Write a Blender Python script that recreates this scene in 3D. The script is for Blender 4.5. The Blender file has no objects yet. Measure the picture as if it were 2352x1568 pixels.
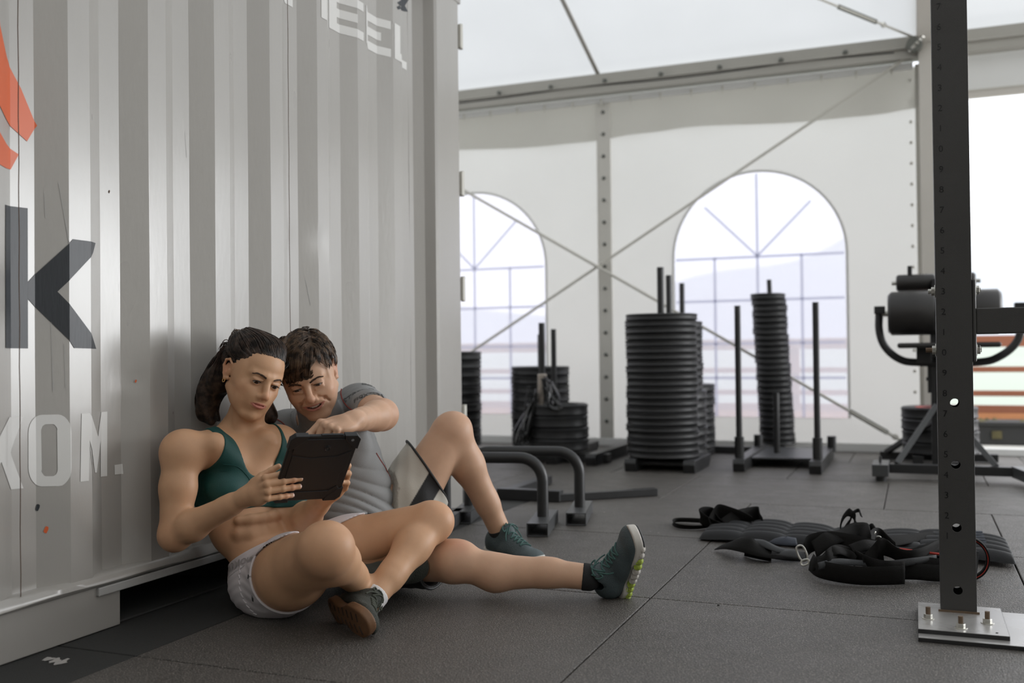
import bpy, bmesh, math, random
import numpy as np
from mathutils import Vector, Matrix
PI = math.pi
random.seed(7)
sc = bpy.context.scene
COL = sc.collection

# ---------------------------------------------------------------- camera
FPX, CAMH = 2287.0, 0.72
YAW, PIT, ROL = math.radians(22), math.radians(.72), -math.radians(.63)
_f = np.array([-math.sin(YAW)*math.cos(PIT), math.cos(YAW)*math.cos(PIT), math.sin(PIT)])
_r0 = np.array([math.cos(YAW), math.sin(YAW), 0.0]); _u0 = np.cross(_r0, _f)
_r = _r0*math.cos(ROL)+_u0*math.sin(ROL); _u = -_r0*math.sin(ROL)+_u0*math.cos(ROL)
CAM = np.array([0, 0, CAMH])
cd = bpy.data.cameras.new('camera'); cam = bpy.data.objects.new('camera', cd); COL.objects.link(cam)
cd.sensor_width = 36; cd.lens = FPX/2352*36
cd.clip_start = .05; cd.clip_end = 3000
cd.dof.use_dof = True; cd.dof.focus_distance = 2.88; cd.dof.aperture_fstop = 2.2
cam.matrix_world = Matrix(((_r[0], _u[0], -_f[0], CAM[0]), (_r[1], _u[1], -_f[1], CAM[1]), (_r[2], _u[2], -_f[2], CAM[2]), (0, 0, 0, 1)))
sc.camera = cam

# ---------------------------------------------------------------- world: bright even overcast sky
world = bpy.data.worlds.new('overcast_sky'); sc.world = world; world.use_nodes = True
nt = world.node_tree; nt.nodes.clear()
wo = nt.nodes.new('ShaderNodeOutputWorld'); bg = nt.nodes.new('ShaderNodeBackground')
tc = nt.nodes.new('ShaderNodeTexCoord'); nz = nt.nodes.new('ShaderNodeTexNoise'); rp = nt.nodes.new('ShaderNodeValToRGB')
nz.inputs['Scale'].default_value = 2.2; nz.inputs['Detail'].default_value = 5
rp.color_ramp.elements[0].position = .35; rp.color_ramp.elements[0].color = (.86, .90, .97, 1)
rp.color_ramp.elements[1].position = .62; rp.color_ramp.elements[1].color = (1, 1, 1, 1)
nt.links.new(tc.outputs['Generated'], nz.inputs['Vector']); nt.links.new(nz.outputs['Fac'], rp.inputs['Fac'])
nt.links.new(rp.outputs['Color'], bg.inputs['Color']); bg.inputs['Strength'].default_value = 1.85
nt.links.new(bg.outputs['Background'], wo.inputs['Surface'])
sc.view_settings.view_transform = 'Standard'; sc.view_settings.look = 'None'
sc.view_settings.gamma = 1; sc.view_settings.use_curve_mapping = False
sc.view_settings.exposure = 0.12
sc.cycles.max_bounces = 8; sc.cycles.diffuse_bounces = 4; sc.cycles.glossy_bounces = 3; sc.cycles.transmission_bounces = 6
sc.cycles.transparent_max_bounces = 12

# area lamp added inside the open back bay, boosting the daylight that enters there
def area(name, loc, target, sx, sy, power, color):
    l = bpy.data.lights.new(name, 'AREA'); l.shape = 'RECTANGLE'; l.size = sx; l.size_y = sy; l.energy = power; l.color = color
    o = bpy.data.objects.new(name, l); COL.objects.link(o); o.location = loc
    o.rotation_euler = (Vector(target)-Vector(loc)).to_track_quat('-Z', 'Y').to_euler()
    return o
area('open_bay_lamp', (4.6, 7.2, 1.6), (-1.9, 2.6, .7), 3.4, 2.6, 260, (.97, .985, 1.0))

def ray(px, py): return _f+_r*((px-1176)/FPX)+_u*((784-py)/FPX)
def at_y(px, py, Y): d = ray(px, py); return CAM+d*(Y/d[1])
def at_x(px, py, X): d = ray(px, py); return CAM+d*(X/d[0])
def at_z(px, py, z=0.0): d = ray(px, py); return CAM+d*((z-CAM[2])/d[2])
def at_d(px, py, D): return CAM+ray(px, py)*D

# ---------------------------------------------------------------- materials
def mat(name, col, rough=.6, metal=0.0, bump=0.0, bscale=200.0, var=0.0, vscale=4.0, spec=.5, attr=None, sss=0.0, coat=0.0, rvar=0.0, objvar=0.0, speck=None, stretch=None, bdist=.002):
    m = bpy.data.materials.new(name); m.use_nodes = True; nt = m.node_tree; L = nt.links
    b = nt.nodes['Principled BSDF']; b.inputs['Coat IOR'].default_value = 1.6; b.inputs['Roughness'].default_value = rough; b.inputs['Metallic'].default_value = metal
    b.inputs['Specular IOR Level'].default_value = spec
    if coat: b.inputs['Coat Weight'].default_value = coat; b.inputs['Coat Roughness'].default_value = .25
    tc = nt.nodes.new('ShaderNodeTexCoord'); vec = tc.outputs['Object']
    if stretch:
        mp = nt.nodes.new('ShaderNodeMapping'); mp.inputs['Scale'].default_value = stretch; L.new(vec, mp.inputs['Vector']); vec = mp.outputs['Vector']
    if attr:
        a = nt.nodes.new('ShaderNodeAttribute'); a.attribute_name = attr; c = a.outputs['Color']
    else:
        g = nt.nodes.new('ShaderNodeRGB'); g.outputs[0].default_value = (*col, 1); c = g.outputs[0]
    def mul(c, fac_socket, lo, hi):
        mr = nt.nodes.new('ShaderNodeMapRange'); mr.inputs['To Min'].default_value = lo; mr.inputs['To Max'].default_value = hi
        L.new(fac_socket, mr.inputs['Value'])
        vm = nt.nodes.new('ShaderNodeVectorMath'); vm.operation = 'SCALE'; L.new(c, vm.inputs[0]); L.new(mr.outputs[0], vm.inputs['Scale'])
        return vm.outputs[0]
    if var:
        n = nt.nodes.new('ShaderNodeTexNoise'); n.inputs['Scale'].default_value = vscale; n.inputs['Detail'].default_value = 4
        L.new(vec, n.inputs['Vector']); c = mul(c, n.outputs['Fac'], 1-var*1.6, 1+var*1.6)
    if objvar:
        oi = nt.nodes.new('ShaderNodeObjectInfo'); c = mul(c, oi.outputs['Random'], 1-objvar, 1+objvar)
    if speck:
        n = nt.nodes.new('ShaderNodeTexNoise'); n.inputs['Scale'].default_value = speck[0]; n.inputs['Detail'].default_value = 1
        L.new(vec, n.inputs['Vector']); r = nt.nodes.new('ShaderNodeValToRGB')
        r.color_ramp.elements[0].position = speck[1]; r.color_ramp.elements[0].color = (0, 0, 0, 1); r.color_ramp.elements[1].position = speck[1]+.06
        mx = nt.nodes.new('ShaderNodeMix'); mx.data_type = 'RGBA'; L.new(n.outputs['Fac'], r.inputs['Fac']); L.new(r.outputs['Color'], mx.inputs['Factor'])
        L.new(c, mx.inputs['A']); mx.inputs['B'].default_value = (*speck[2], 1); c = mx.outputs['Result']
    L.new(c, b.inputs['Base Color'])
    if rvar:
        n = nt.nodes.new('ShaderNodeTexNoise'); n.inputs['Scale'].default_value = vscale*1.7; L.new(vec, n.inputs['Vector'])
        mr = nt.nodes.new('ShaderNodeMapRange'); mr.inputs['To Min'].default_value = rough-rvar; mr.inputs['To Max'].default_value = rough+rvar
        L.new(n.outputs['Fac'], mr.inputs['Value']); L.new(mr.outputs[0], b.inputs['Roughness'])
    if bump:
        n = nt.nodes.new('ShaderNodeTexNoise'); n.inputs['Scale'].default_value = bscale; n.inputs['Detail'].default_value = 3
        L.new(vec, n.inputs['Vector']); bp = nt.nodes.new('ShaderNodeBump'); bp.inputs['Strength'].default_value = bump; bp.inputs['Distance'].default_value = bdist
        L.new(n.outputs['Fac'], bp.inputs['Height']); L.new(bp.outputs['Normal'], b.inputs['Normal'])
    if sss:
        b.inputs['Subsurface Weight'].default_value = sss; b.inputs['Subsurface Radius'].default_value = (1, .35, .2); b.inputs['Subsurface Scale'].default_value = .012
    return m

def fabric_translucent(name, col, trans, tcol):
    m = bpy.data.materials.new(name); m.use_nodes = True; nt = m.node_tree; L = nt.links; nt.nodes.clear()
    o = nt.nodes.new('ShaderNodeOutputMaterial'); d = nt.nodes.new('ShaderNodeBsdfDiffuse'); t = nt.nodes.new('ShaderNodeBsdfTranslucent'); mx = nt.nodes.new('ShaderNodeMixShader')
    tc = nt.nodes.new('ShaderNodeTexCoord'); n = nt.nodes.new('ShaderNodeTexNoise'); n.inputs['Scale'].default_value = 1.3; n.inputs['Detail'].default_value = 3
    L.new(tc.outputs['Object'], n.inputs['Vector'])
    r = nt.nodes.new('ShaderNodeMapRange'); r.inputs['To Min'].default_value = .93; r.inputs['To Max'].default_value = 1.07; L.new(n.outputs['Fac'], r.inputs['Value'])
    v = nt.nodes.new('ShaderNodeVectorMath'); v.operation = 'SCALE'; v.inputs[0].default_value = tcol; L.new(r.outputs[0], v.inputs['Scale'])
    d.inputs['Color'].default_value = (*col, 1); L.new(v.outputs[0], t.inputs['Color'])
    bp = nt.nodes.new('ShaderNodeBump'); bp.inputs['Strength'].default_value = .4; bp.inputs['Distance'].default_value = .05; L.new(n.outputs['Fac'], bp.inputs['Height'])
    L.new(bp.outputs['Normal'], d.inputs['Normal'])
    mx.inputs['Fac'].default_value = trans; L.new(d.outputs[0], mx.inputs[1]); L.new(t.outputs[0], mx.inputs[2]); L.new(mx.outputs[0], o.inputs['Surface'])
    return m
def clear_pvc(name, tint, haze):
    m = bpy.data.materials.new(name); m.use_nodes = True; nt = m.node_tree; L = nt.links; nt.nodes.clear()
    o = nt.nodes.new('ShaderNodeOutputMaterial'); t = nt.nodes.new('ShaderNodeBsdfTransparent'); h = nt.nodes.new('ShaderNodeBsdfTranslucent'); g = nt.nodes.new('ShaderNodeBsdfGlossy')
    t.inputs['Color'].default_value = (*tint, 1); h.inputs['Color'].default_value = (.9, .9, .95, 1); g.inputs['Roughness'].default_value = .15
    a = nt.nodes.new('ShaderNodeMixShader'); b = nt.nodes.new('ShaderNodeMixShader'); a.inputs['Fac'].default_value = haze; b.inputs['Fac'].default_value = .04
    L.new(t.outputs[0], a.inputs[1]); L.new(h.outputs[0], a.inputs[2]); L.new(a.outputs[0], b.inputs[1]); L.new(g.outputs[0], b.inputs[2]); L.new(b.outputs[0], o.inputs['Surface'])
    return m

M = {}
M['container'] = mat('container_paint', (.365, .348, .325), .30, bump=.25, bscale=60, var=.045, vscale=5, spec=.5, rvar=.06, stretch=(1, 1, .30), bdist=.002, coat=.6)
M['container_dark'] = mat('container_base_paint', (.40, .395, .385), .5, bump=.3, bscale=50, var=.08)
M['pocket_shade'] = mat('shaded_pocket_steel', (.05, .05, .05), .8)  # near-black stands for the shade inside the fork pockets
M['decal_white'] = mat('white_lettering_paint', (.68, .67, .65), .45, var=.03)
M['decal_black'] = mat('charcoal_lettering_film', (.018, .022, .028), .42, bump=.3, bscale=120, var=.2, vscale=20, stretch=(1, 1, .15))
M['decal_orange'] = mat('orange_lettering_film', (.68, .12, .03), .4, var=.06)
M['rust'] = mat('rusty_weld', (.12, .08, .06), .8)
M['rubber_floor'] = mat('speckled_rubber', (.066, .060, .054), .46, bump=1.0, bscale=240, var=.14, vscale=5, objvar=.12, speck=(260, .57, (.23, .21, .19)), rvar=.1, bdist=.004)
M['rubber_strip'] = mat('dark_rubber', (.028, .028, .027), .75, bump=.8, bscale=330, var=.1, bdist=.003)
M['joint'] = mat('tile_joint_dark', (.012, .012, .012), .9)
M['black_rubber'] = mat('black_bumper_rubber', (.020, .020, .021), .5, bump=.25, bscale=40, var=.2, vscale=14, objvar=.2)
M['black_steel'] = mat('black_powder_coat', (.022, .022, .023), .42, bump=.2, bscale=400, var=.1, vscale=8)
M['rack_steel'] = mat('rack_powder_coat', (.046, .0445, .043), .5, bump=.35, bscale=500, var=.1, vscale=6, bdist=.001)
M['grey_steel'] = mat('worn_grey_steel', (.42, .41, .40), .28, metal=.35, var=.05, vscale=5, rvar=.06)
M['zinc'] = mat('zinc_bolt', (.55, .54, .50), .35, metal=.8, var=.15, vscale=60)
M['rustbolt'] = mat('rusty_bolt_tip', (.14, .095, .06), .8, bump=.5, bscale=300)
M['numeral'] = mat('black_numeral_paint', (.006, .006, .007), .35)
M['front_dark'] = mat('added_dark_backing', (.10, .095, .09), .9)  # kept dark for the added wall behind the camera
M['tent'] = fabric_translucent('white_tent_fabric', (.72, .715, .70), .52, (.70, .695, .68))
M['roof'] = fabric_translucent('white_roof_fabric', (.70, .705, .70), .50, (.70, .715, .72))
M['tent_band'] = fabric_translucent('double_tent_fabric', (.66, .65, .61), .44, (.66, .645, .60))
M['tent_white'] = fabric_translucent('bright_tent_edging', (.86, .86, .85), .3, (.8, .8, .79))
M['pane'] = clear_pvc('clear_pvc_window', (.85, .845, .88), .38)
M['muntin'] = clear_pvc('printed_window_bar', (.76, .77, .81), .35)
M['alu'] = mat('aluminium_beam', (.44, .425, .385), .45, metal=.0, var=.05)
M['alu_light'] = mat('pale_aluminium_post', (.62, .59, .54), .5, metal=.1, var=.04)
M['cable'] = mat('steel_cable', (.60, .585, .53), .5)
M['cable_dark'] = mat('turnbuckle_steel', (.16, .165, .15), .4, metal=.6)
M['wood_rail'] = mat('reddish_terrace_board', (.33, .12, .065), .6, var=.15, vscale=6, stretch=(.3, 1, 1))
M['wood_orange'] = mat('orange_board', (.62, .27, .12), .6, var=.12, vscale=6)
M['deck'] = mat('terrace_concrete', (.55, .54, .50), .8, var=.1)
M['meadow'] = mat('pale_hazy_meadow', (.44, .49, .42), .95, var=.10, vscale=.02)  # aerial haze mixed into the base colour
M['ridge'] = mat('hazy_far_ridge', (.56, .59, .63), 1.0, var=.06, vscale=.012, spec=0)  # distance haze painted into the ridge colour
M['planter'] = mat('black_planter_plastic', (.03, .03, .03), .7)
M['moss'] = mat('dry_moss', (.11, .095, .045), .95, bump=1, bscale=60, var=.3, vscale=30)
M['foam'] = mat('black_vinyl_foam', (.024, .022, .021), .42, bump=.2, bscale=120)
M['nylon'] = mat('black_nylon_webbing', (.010, .0095, .009), .85, bump=.7, bscale=420, var=.1, spec=.15)
M['nylon_grey'] = mat('dark_grey_webbing', (.045, .047, .05), .8, bump=.7, bscale=500)
M['vinyl_quilt'] = mat('quilted_black_cloth', (.018, .0185, .020), .65, spec=.3, bump=.4, bscale=300, var=.1)
M['red_rubber'] = mat('red_strap_lining', (.45, .035, .02), .5)
M['label_red'] = mat('red_plate_marking', (.5, .05, .04), .5)
M['chalk'] = mat('chalk_scuff', (.40, .38, .36), .9)

# ---------------------------------------------------------------- mesh helper
class MB:
    def __init__(s): s.v = []; s.f = []
    def add(s, vs, fs):
        n = len(s.v); s.v += [tuple(map(float, p)) for p in vs]; s.f += [tuple(n+i for i in q) for q in fs]; return s
    def box(s, c, size, R=None):
        hx, hy, hz = size[0]/2, size[1]/2, size[2]/2
        vs = [Vector((x, y, z)) for x in (-hx, hx) for y in (-hy, hy) for z in (-hz, hz)]
        if R is not None: vs = [R @ v for v in vs]
        c = Vector(c)
        return s.add([v+c for v in vs], [(0, 1, 3, 2), (4, 6, 7, 5), (0, 4, 5, 1), (2, 3, 7, 6), (0, 2, 6, 4), (1, 5, 7, 3)])
    def box2(s, a, b):
        return s.box([(a[i]+b[i])/2 for i in range(3)], [abs(b[i]-a[i]) for i in range(3)])
    def beam(s, p0, p1, w, h, up=(0, 0, 1)):
        p0, p1 = Vector(p0), Vector(p1); d = p1-p0; L = d.length; d.normalize(); u = Vector(up); x = d.cross(u)
        if x.length < 1e-4: x = d.cross(Vector((1, 0, 0)))
        x.normalize(); z = x.cross(d).normalized(); R = Matrix((x, d, z)).transposed()
        return s.box((p0+p1)/2, (w, L, h), R)
    def tube(s, pts, r, n=10, closed=False, caps=True, flat=None, up=None):
        P = [Vector(p) for p in pts]; N = len(P); rr = r if hasattr(r, '__len__') else [r]*N
        T = []
        for i in range(N):
            a = P[(i-1) % N] if (closed or i > 0) else P[i]; b = P[(i+1) % N] if (closed or i < N-1) else P[i]
            t = (b-a); T.append(t.normalized() if t.length > 1e-9 else Vector((0, 0, 1)))
        u = Vector(up) if up else (Vector((0, 0, 1)) if abs(T[0].z) < .9 else Vector((1, 0, 0)))
        u = (u-T[0]*u.dot(T[0])).normalized(); rings = []
        for i in range(N):
            if up: u = Vector(up)
            u = u-T[i]*u.dot(T[i])
            u = u.normalized() if u.length > 1e-6 else T[i].orthogonal().normalized()
            w = T[i].cross(u)
            fa = flat if flat else 1.0
            rings.append([P[i]+u*(rr[i]*math.cos(2*PI*k/n))*fa+w*(rr[i]*math.sin(2*PI*k/n)) for k in range(n)])
        vs = [v for R in rings for v in R]; fs = []
        for i in range(N if closed else N-1):
            j = (i+1) % N
            for k in range(n): fs.append((i*n+k, i*n+(k+1) % n, j*n+(k+1) % n, j*n+k))
        if caps and not closed: fs += [tuple(reversed(range(n))), tuple((N-1)*n+k for k in range(n))]
        return s.add(vs, fs)
    def cyl(s, p0, p1, r, n=20, r1=None): return s.tube([p0, p1], [r, r if r1 is None else r1], n)
    def lathe(s, prof, c=(0, 0, 0), n=40, axis='z', closed=False):
        vs = []; N = len(prof)
        for k in range(n):
            a = 2*PI*k/n
            for (r, z) in prof:
                p = (r*math.cos(a), r*math.sin(a), z)
                if axis == 'x': p = (z, p[0], p[1])
                if axis == 'y': p = (p[0], z, p[1])
                vs.append((p[0]+c[0], p[1]+c[1], p[2]+c[2]))
        fs = [(k*N+i, ((k+1) % n)*N+i, ((k+1) % n)*N+(i+1) % N, k*N+(i+1) % N) for k in range(n) for i in range(N if closed else N-1)]
        return s.add(vs, fs)
    def prism(s, poly, a, b, f):       # poly of 2-D points, f(u,v,w) -> xyz
        n = len(poly); vs = [f(u, v, a) for u, v in poly]+[f(u, v, b) for u, v in poly]
        return s.add(vs, [tuple(range(n)), tuple(reversed(range(n, 2*n)))]+[(i, (i+1) % n, n+(i+1) % n, n+i) for i in range(n)])
    def grid(s, fn, nu, nv, closeu=False):
        vs = [fn(i/(nu if closeu else nu-1), j/(nv-1)) for i in range(nu) for j in range(nv)]
        return s.add(vs, [(i*nv+j, ((i+1) % nu)*nv+j, ((i+1) % nu)*nv+j+1, i*nv+j+1) for i in range(nu if closeu else nu-1) for j in range(nv-1)])
    def build(s, name, m, parent=None, smooth=False, bevel=0, angle=40, solid=0, subsurf=0):
        me = bpy.data.meshes.new(name); me.from_pydata(s.v, [], s.f)
        bm = bmesh.new(); bm.from_mesh(me); bmesh.ops.recalc_face_normals(bm, faces=bm.faces); bm.to_mesh(me); bm.free()
        me.materials.append(m if not isinstance(m, str) else M[m]); o = bpy.data.objects.new(name, me); COL.objects.link(o)
        if smooth:
            for p in me.polygons: p.use_smooth = True
            if angle < 180:
                me.set_sharp_from_angle(angle=math.radians(angle))
        if solid:
            md = o.modifiers.new('solid', 'SOLIDIFY'); md.thickness = solid; md.offset = 0
        if bevel:
            md = o.modifiers.new('bevel', 'BEVEL'); md.width = bevel; md.segments = 2; md.limit_method = 'ANGLE'; md.angle_limit = math.radians(40)
        if subsurf:
            md = o.modifiers.new('sub', 'SUBSURF'); md.levels = subsurf; md.render_levels = subsurf
        if parent is not None:
            o.parent = parent; o.matrix_parent_inverse = Matrix.Translation(-Vector(parent_origin(parent)))
        return o
def parent_origin(p):
    return Vector(p.location) if p.parent is None else Vector((0, 0, 0))
def tag(o, label=None, cat=None, group=None, kind=None):
    if label: o['label'] = label
    if cat: o['category'] = cat
    if group: o['group'] = group
    if kind: o['kind'] = kind
    return o
def thing(name, label, cat, loc=(0, 0, 0), group=None):
    o = bpy.data.objects.new(name, None); COL.objects.link(o); o.location = loc; o.empty_display_size = .05
    return tag(o, label, cat, group)
ORD = ['topmost', 'second from the top', 'third from the top', 'fourth from the top', 'fifth from the top', 'sixth from the top', 'seventh from the top', 'eighth from the top', 'ninth from the top', 'tenth from the top', 'eleventh from the top', 'twelfth from the top', 'thirteenth from the top', 'fourteenth from the top', 'fifteenth from the top', 'sixteenth from the top', 'seventeenth from the top', 'eighteenth from the top', 'nineteenth from the top', 'twentieth from the top', 'twenty-first from the top', 'twenty-second from the top', 'twenty-third from the top', 'twenty-fourth from the top', 'twenty-fifth from the top', 'twenty-sixth from the top', 'twenty-seventh from the top', 'twenty-eighth from the top']
def lerp(a, b, t): return a+(b-a)*t
def cr(pts, n):   # catmull-rom through points
    P = [np.array(p, float) for p in pts]; P = [2*P[0]-P[1]]+P+[2*P[-1]-P[-2]]; out = []
    for i in range(1, len(P)-2):
        for k in range(n):
            t = k/n; a, b, c, d = P[i-1:i+3]
            out.append(.5*((2*b)+(-a+c)*t+(2*a-5*b+4*c-d)*t*t+(-a+3*b-3*c+d)*t**3))
    out.append(P[-2]); return out

# ================================================================ THE SETTING
# floor: a dark bed with separate rubber tiles on it
fl = MB().box2((-7, -6, -.06), (6.5, 7.62, -.022)).build('floor', 'joint'); tag(fl, kind='structure')
def rubber_tile(x0, y0, x1, y1, m, name='rubber_tile'):
    g = .0022
    return MB().box2((x0+g, y0+g, -.022), (x1-g, y1-g, random.uniform(-.0012, 0))).build(name, m, fl, bevel=.0025)
rows = [-2.95, -1.98, -1.0, -.04, .93, 1.9, 2.87, 3.85, 4.81, 5.78, 6.74, 7.58]
offs = [.2, -.73, .1, .5, -.73, -.73, -.73, -.73, -.14, .35, -.4]
for i in range(len(rows)-1):
    x = offs[i]-1.03*8
    while x < 5.2:
        a, b = max(x, -1.76 if rows[i] < 4.4 else -5.2), x+1.03
        if b > a+.01: rubber_tile(a, rows[i], b, rows[i+1], 'rubber_floor')
        x += 1.03
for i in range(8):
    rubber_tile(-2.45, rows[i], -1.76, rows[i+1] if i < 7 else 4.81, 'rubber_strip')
for k in range(3):      # pale scuffs on the tile beside the container
    c = at_z(110+k*16, 1513+k*3, .0006)
    MB().add([(c[0]+.012*math.cos(a)*(1+.5*math.sin(3*a+k)), c[1]+.03*math.sin(a)*(.7+.3*math.cos(2*a+k)), .0006) for a in np.linspace(0, 2*PI, 12, endpoint=False)], [tuple(range(12))]).build('scuff_mark', 'chalk', fl)

# back wall of the tent with two arched windows
WY = 7.5
def tent_wall():
    mb = MB(); top = 2.70; x_l, x_r = -6.0, .10
    wins = [(-3.356, .618), (-1.066, .618)]; zs, zb = 1.424, .235
    xs = [x_l]
    for c, h in wins: xs += [c-h*math.cos(a) for a in np.linspace(0, PI, 33)]
    xs.append(x_r)
    def zt(x):
        for c, h in wins:
            if abs(x-c) < h-1e-6: return zs+math.sqrt(max(0, h*h-(x-c)**2))
            if abs(abs(x-c)-h) < 1e-6: return zs
        return None
    for a, b in zip(xs[:-1], xs[1:]):
        m = (a+b)/2
        inwin = any(abs(m-c) < h for c, h in wins)
        if inwin:
            za = zt(a) or zs; zb2 = zt(b) or zs
            mb.add([(a, WY, za), (b, WY, zb2), (b, WY, top), (a, WY, top)], [(0, 1, 2, 3)])
            mb.add([(a, WY, 0), (b, WY, 0), (b, WY, zb), (a, WY, zb)], [(0, 1, 2, 3)])
        else:
            n = 12
            for k in range(n):
                u, v = lerp(a, b, k/n), lerp(a, b, (k+1)/n)
                mb.add([(u, WY, 0), (v, WY, 0), (v, WY, top), (u, WY, top)], [(0, 1, 2, 3)])
    return mb, wins, zs, zb
mb, wins, zs, zb = tent_wall()
wall = tag(mb.build('wall_back', 'tent'), kind='structure')
MB().box2((-6, WY-.04, 0), (.1, WY-.02, .06)).build('kick_board', 'tent_white', wall, bevel=.004)
# valance band under the eave, gently wavy
def val(u, v):
    x = lerp(-6, .05, u); z = lerp(2.69, 2.395+.02*math.sin(3*x), v)
    return (x, WY-.02-.014*v*(1+math.sin(x*9+1.5*math.sin(x*3.1)+v)), z)
MB().grid(val, 220, 8).build('valance', 'tent_band', wall, smooth=True, angle=180)
MB().box2((-6, WY-.055, 2.672), (.02, WY-.03, 2.716)).build('keder_strip', 'tent_white', wall)
ties = MB()
for k in range(26): ties.box((-.12-.235*k, WY-.06, 2.672), (.012, .01, .05))
tag(ties.build('valance_ties', 'cable', wall), kind='stuff')
M['lace_strip'] = mat('pale_lacing_fabric', (.66, .64, .59), .8)
strip = MB().box2((-2.285, WY-.035, .06), (-2.175, WY-.012, 2.67)).build('lacing_strip', 'lace_strip', wall, bevel=.004)
for k in range(15):
    MB().lathe([(0, -.004), (.010, -.004), (.015, 0), (.010, .003), (0, .003)], (-2.228, WY-.040, 2.60-.172*k), 12, 'y').build('grommet', 'cable_dark', wall, smooth=True)
for k in range(18):
    MB().lathe([(0, -.004), (.008, -.004), (.012, 0)], (.0, WY-.02, 2.60-.145*k), 10, 'y').build('grommet', 'cable', wall, smooth=True)
for i, (c, h) in enumerate(wins):
    pts = [(c+h*math.cos(a), zs+h*math.sin(a)) for a in np.linspace(0, PI, 33)]+[(c-h, zb), (c+h, zb)]
    w = MB().prism(pts, WY+.004, WY+.006, lambda u, v, y: (u, y, v)).build('window_%d' % (i+1), 'pane'); tag(w, kind='structure')
    bar = lambda a, b, wd: MB().beam((a[0], WY-.003, a[1]), (b[0], WY-.003, b[1]), .003, wd, (0, 0, 1) if abs(a[0]-b[0]) > 1e-3 else (1, 0, 0)).build('glazing_bar', 'muntin', w)
    bar((c, zb), (c, zs+h*.985), .022)
    for s in (-1, 1):
        bar((c+s*.315, zb), (c+s*.315, zs), .022)
        bar((c, zs), (c+s*h*.62, zs+h*.62), .020)
    for z in (zs-.005, zs-.325, zs-.645, zs-.90): bar((c-h+.01, z), (c+h-.01, z), .022)
    rim = [(c+(h+.012)*math.cos(a), WY-.004, zs+(h+.012)*math.sin(a)) for a in np.linspace(0, PI, 41)]
    MB().tube([(c+h+.012, WY-.004, zb)]+rim+[(c-h-.012, WY-.004, zb)], .010, 6, flat=.3, up=(0, 1, 0)).build('window_seam', 'tent_white', w, smooth=True)
# eave beam (trim_1): aluminium channel, bolts, knobs, cable that sags in it
eb = MB().box2((-6, WY-.13, 2.725), (4.5, WY-.02, 2.80)); eb.box2((-6, WY-.11, 2.80), (4.5, WY-.02, 2.885)); eb.box2((-6, WY-.15, 2.79), (4.5, WY-.02, 2.80))
beam = tag(eb.build('trim_1', 'alu', bevel=.004), kind='structure')
for k in range(12):
    MB().lathe([(0, -.03), (.014, -.028), (.02, -.012), (.012, 0)], (-.42-.44*k, WY-.13, 2.815), 10, 'y').build('beam_knob', 'cable_dark', beam, smooth=True)
pts = [(-4.2+.1*k, WY-.125, 2.795-.02*abs(math.sin(k*.18))) for k in range(42)]
MB().tube(pts, .008, 6).build('lighting_cable', 'black_steel', beam, smooth=True)
# tent posts and rafters
pm = MB().box2((.055, WY-.16, 0), (.17, WY-.03, 2.86)); 
post = tag(pm.build('trim_2', 'alu_light', bevel=.004), kind='structure')
MB().box2((.03, WY-.06, 0), (.056, WY-.03, 2.70)).build('post_flange', 'tent_band', post)
SL = .366
rf = MB().beam((.10, 7.46, 2.86), (.10, 1.0, 2.86+SL*6.46), .11, .17, (0, 0, 1)).build('trim_3', 'alu_light', bevel=.004); tag(rf, kind='structure')
rf = MB().beam((-4.6, 7.46, 2.86), (-4.6, 1.0, 2.86+SL*6.46), .11, .17, (0, 0, 1)).build('trim_4', 'alu_light', bevel=.004); tag(rf, kind='structure')
# node where post, rafter and bracing meet
MB().lathe([(0, -.05), (.05, -.05), (.055, 0), (.03, .03), (0, .03)], (.03, WY-.17, 2.80), 16, 'y').build('bracing_ring', 'cable_dark', post, smooth=True)
for s in range(4): MB().cyl((.0+.02*s, WY-.19, 2.76+.03*s), (.03+.02*s, WY-.23, 2.78+.02*s), .012, 8).build('shackle', 'zinc', post, smooth=True)
# roof: two slopes of translucent fabric; left wall, plus added right and front walls
ro = MB()
for i in range(12):
    for j in range(14):
        f = lambda a, b: (lerp(-6, 6.0, a/12), lerp(WY+.05, .4, b/14), 2.885+SL*(WY-lerp(WY+.05, .4, b/14))-.02*math.sin(PI*((a*1.0) % 1)))
        ro.add([f(i, j), f(i+1, j), f(i+1, j+1), f(i, j+1)], [(0, 1, 2, 3)])
roof = tag(ro.build('ceiling', 'roof', smooth=True), kind='structure')
ro2 = MB().add([(-6, .4, 5.484), (6.0, .4, 5.484), (6.0, -6, 3.14), (-6, -6, 3.14)], [(0, 1, 2, 3)]).build('ceiling_front_slope', 'tent_band'); ro2.parent = roof; tag(ro2)  # unseen slope in dimmer fabric, lowering light from behind the camera
for xs_ in (-2.25,):
    MB().beam((xs_, 7.46, 2.875), (xs_, .4, 2.875+SL*7.06), .03, .012).build('roof_seam', 'alu', roof)
lw = tag(MB().add([(-6, -6, 0), (-6, WY, 0), (-6, WY, 2.9), (-6, .4, 5.48), (-6, -6, 3.14)], [(0, 1, 2, 3, 4)]).build('wall_left', 'tent'), kind='structure')
tag(MB().add([(6, -6, 0), (6, WY, 0), (6, WY, 2.9), (6, .4, 5.48), (6, -6, 3.14)], [(0, 1, 2, 3, 4)]).build('wall_right_added', 'tent_band'), kind='structure')  # added out of view to dim sky light on the container
fw = MB(); 
fw.add([(-6, -6, 0), (-3, -6, 0), (-3, -6, 3.14), (-6, -6, 3.14)], [(0, 1, 2, 3)]).add([(3, -6, 0), (6, -6, 0), (6, -6, 3.14), (3, -6, 3.14)], [(0, 1, 2, 3)]).add([(-3, -6, 0), (3, -6, 0), (3, -6, 3.14), (-3, -6, 3.14)], [(0, 1, 2, 3)])
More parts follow.
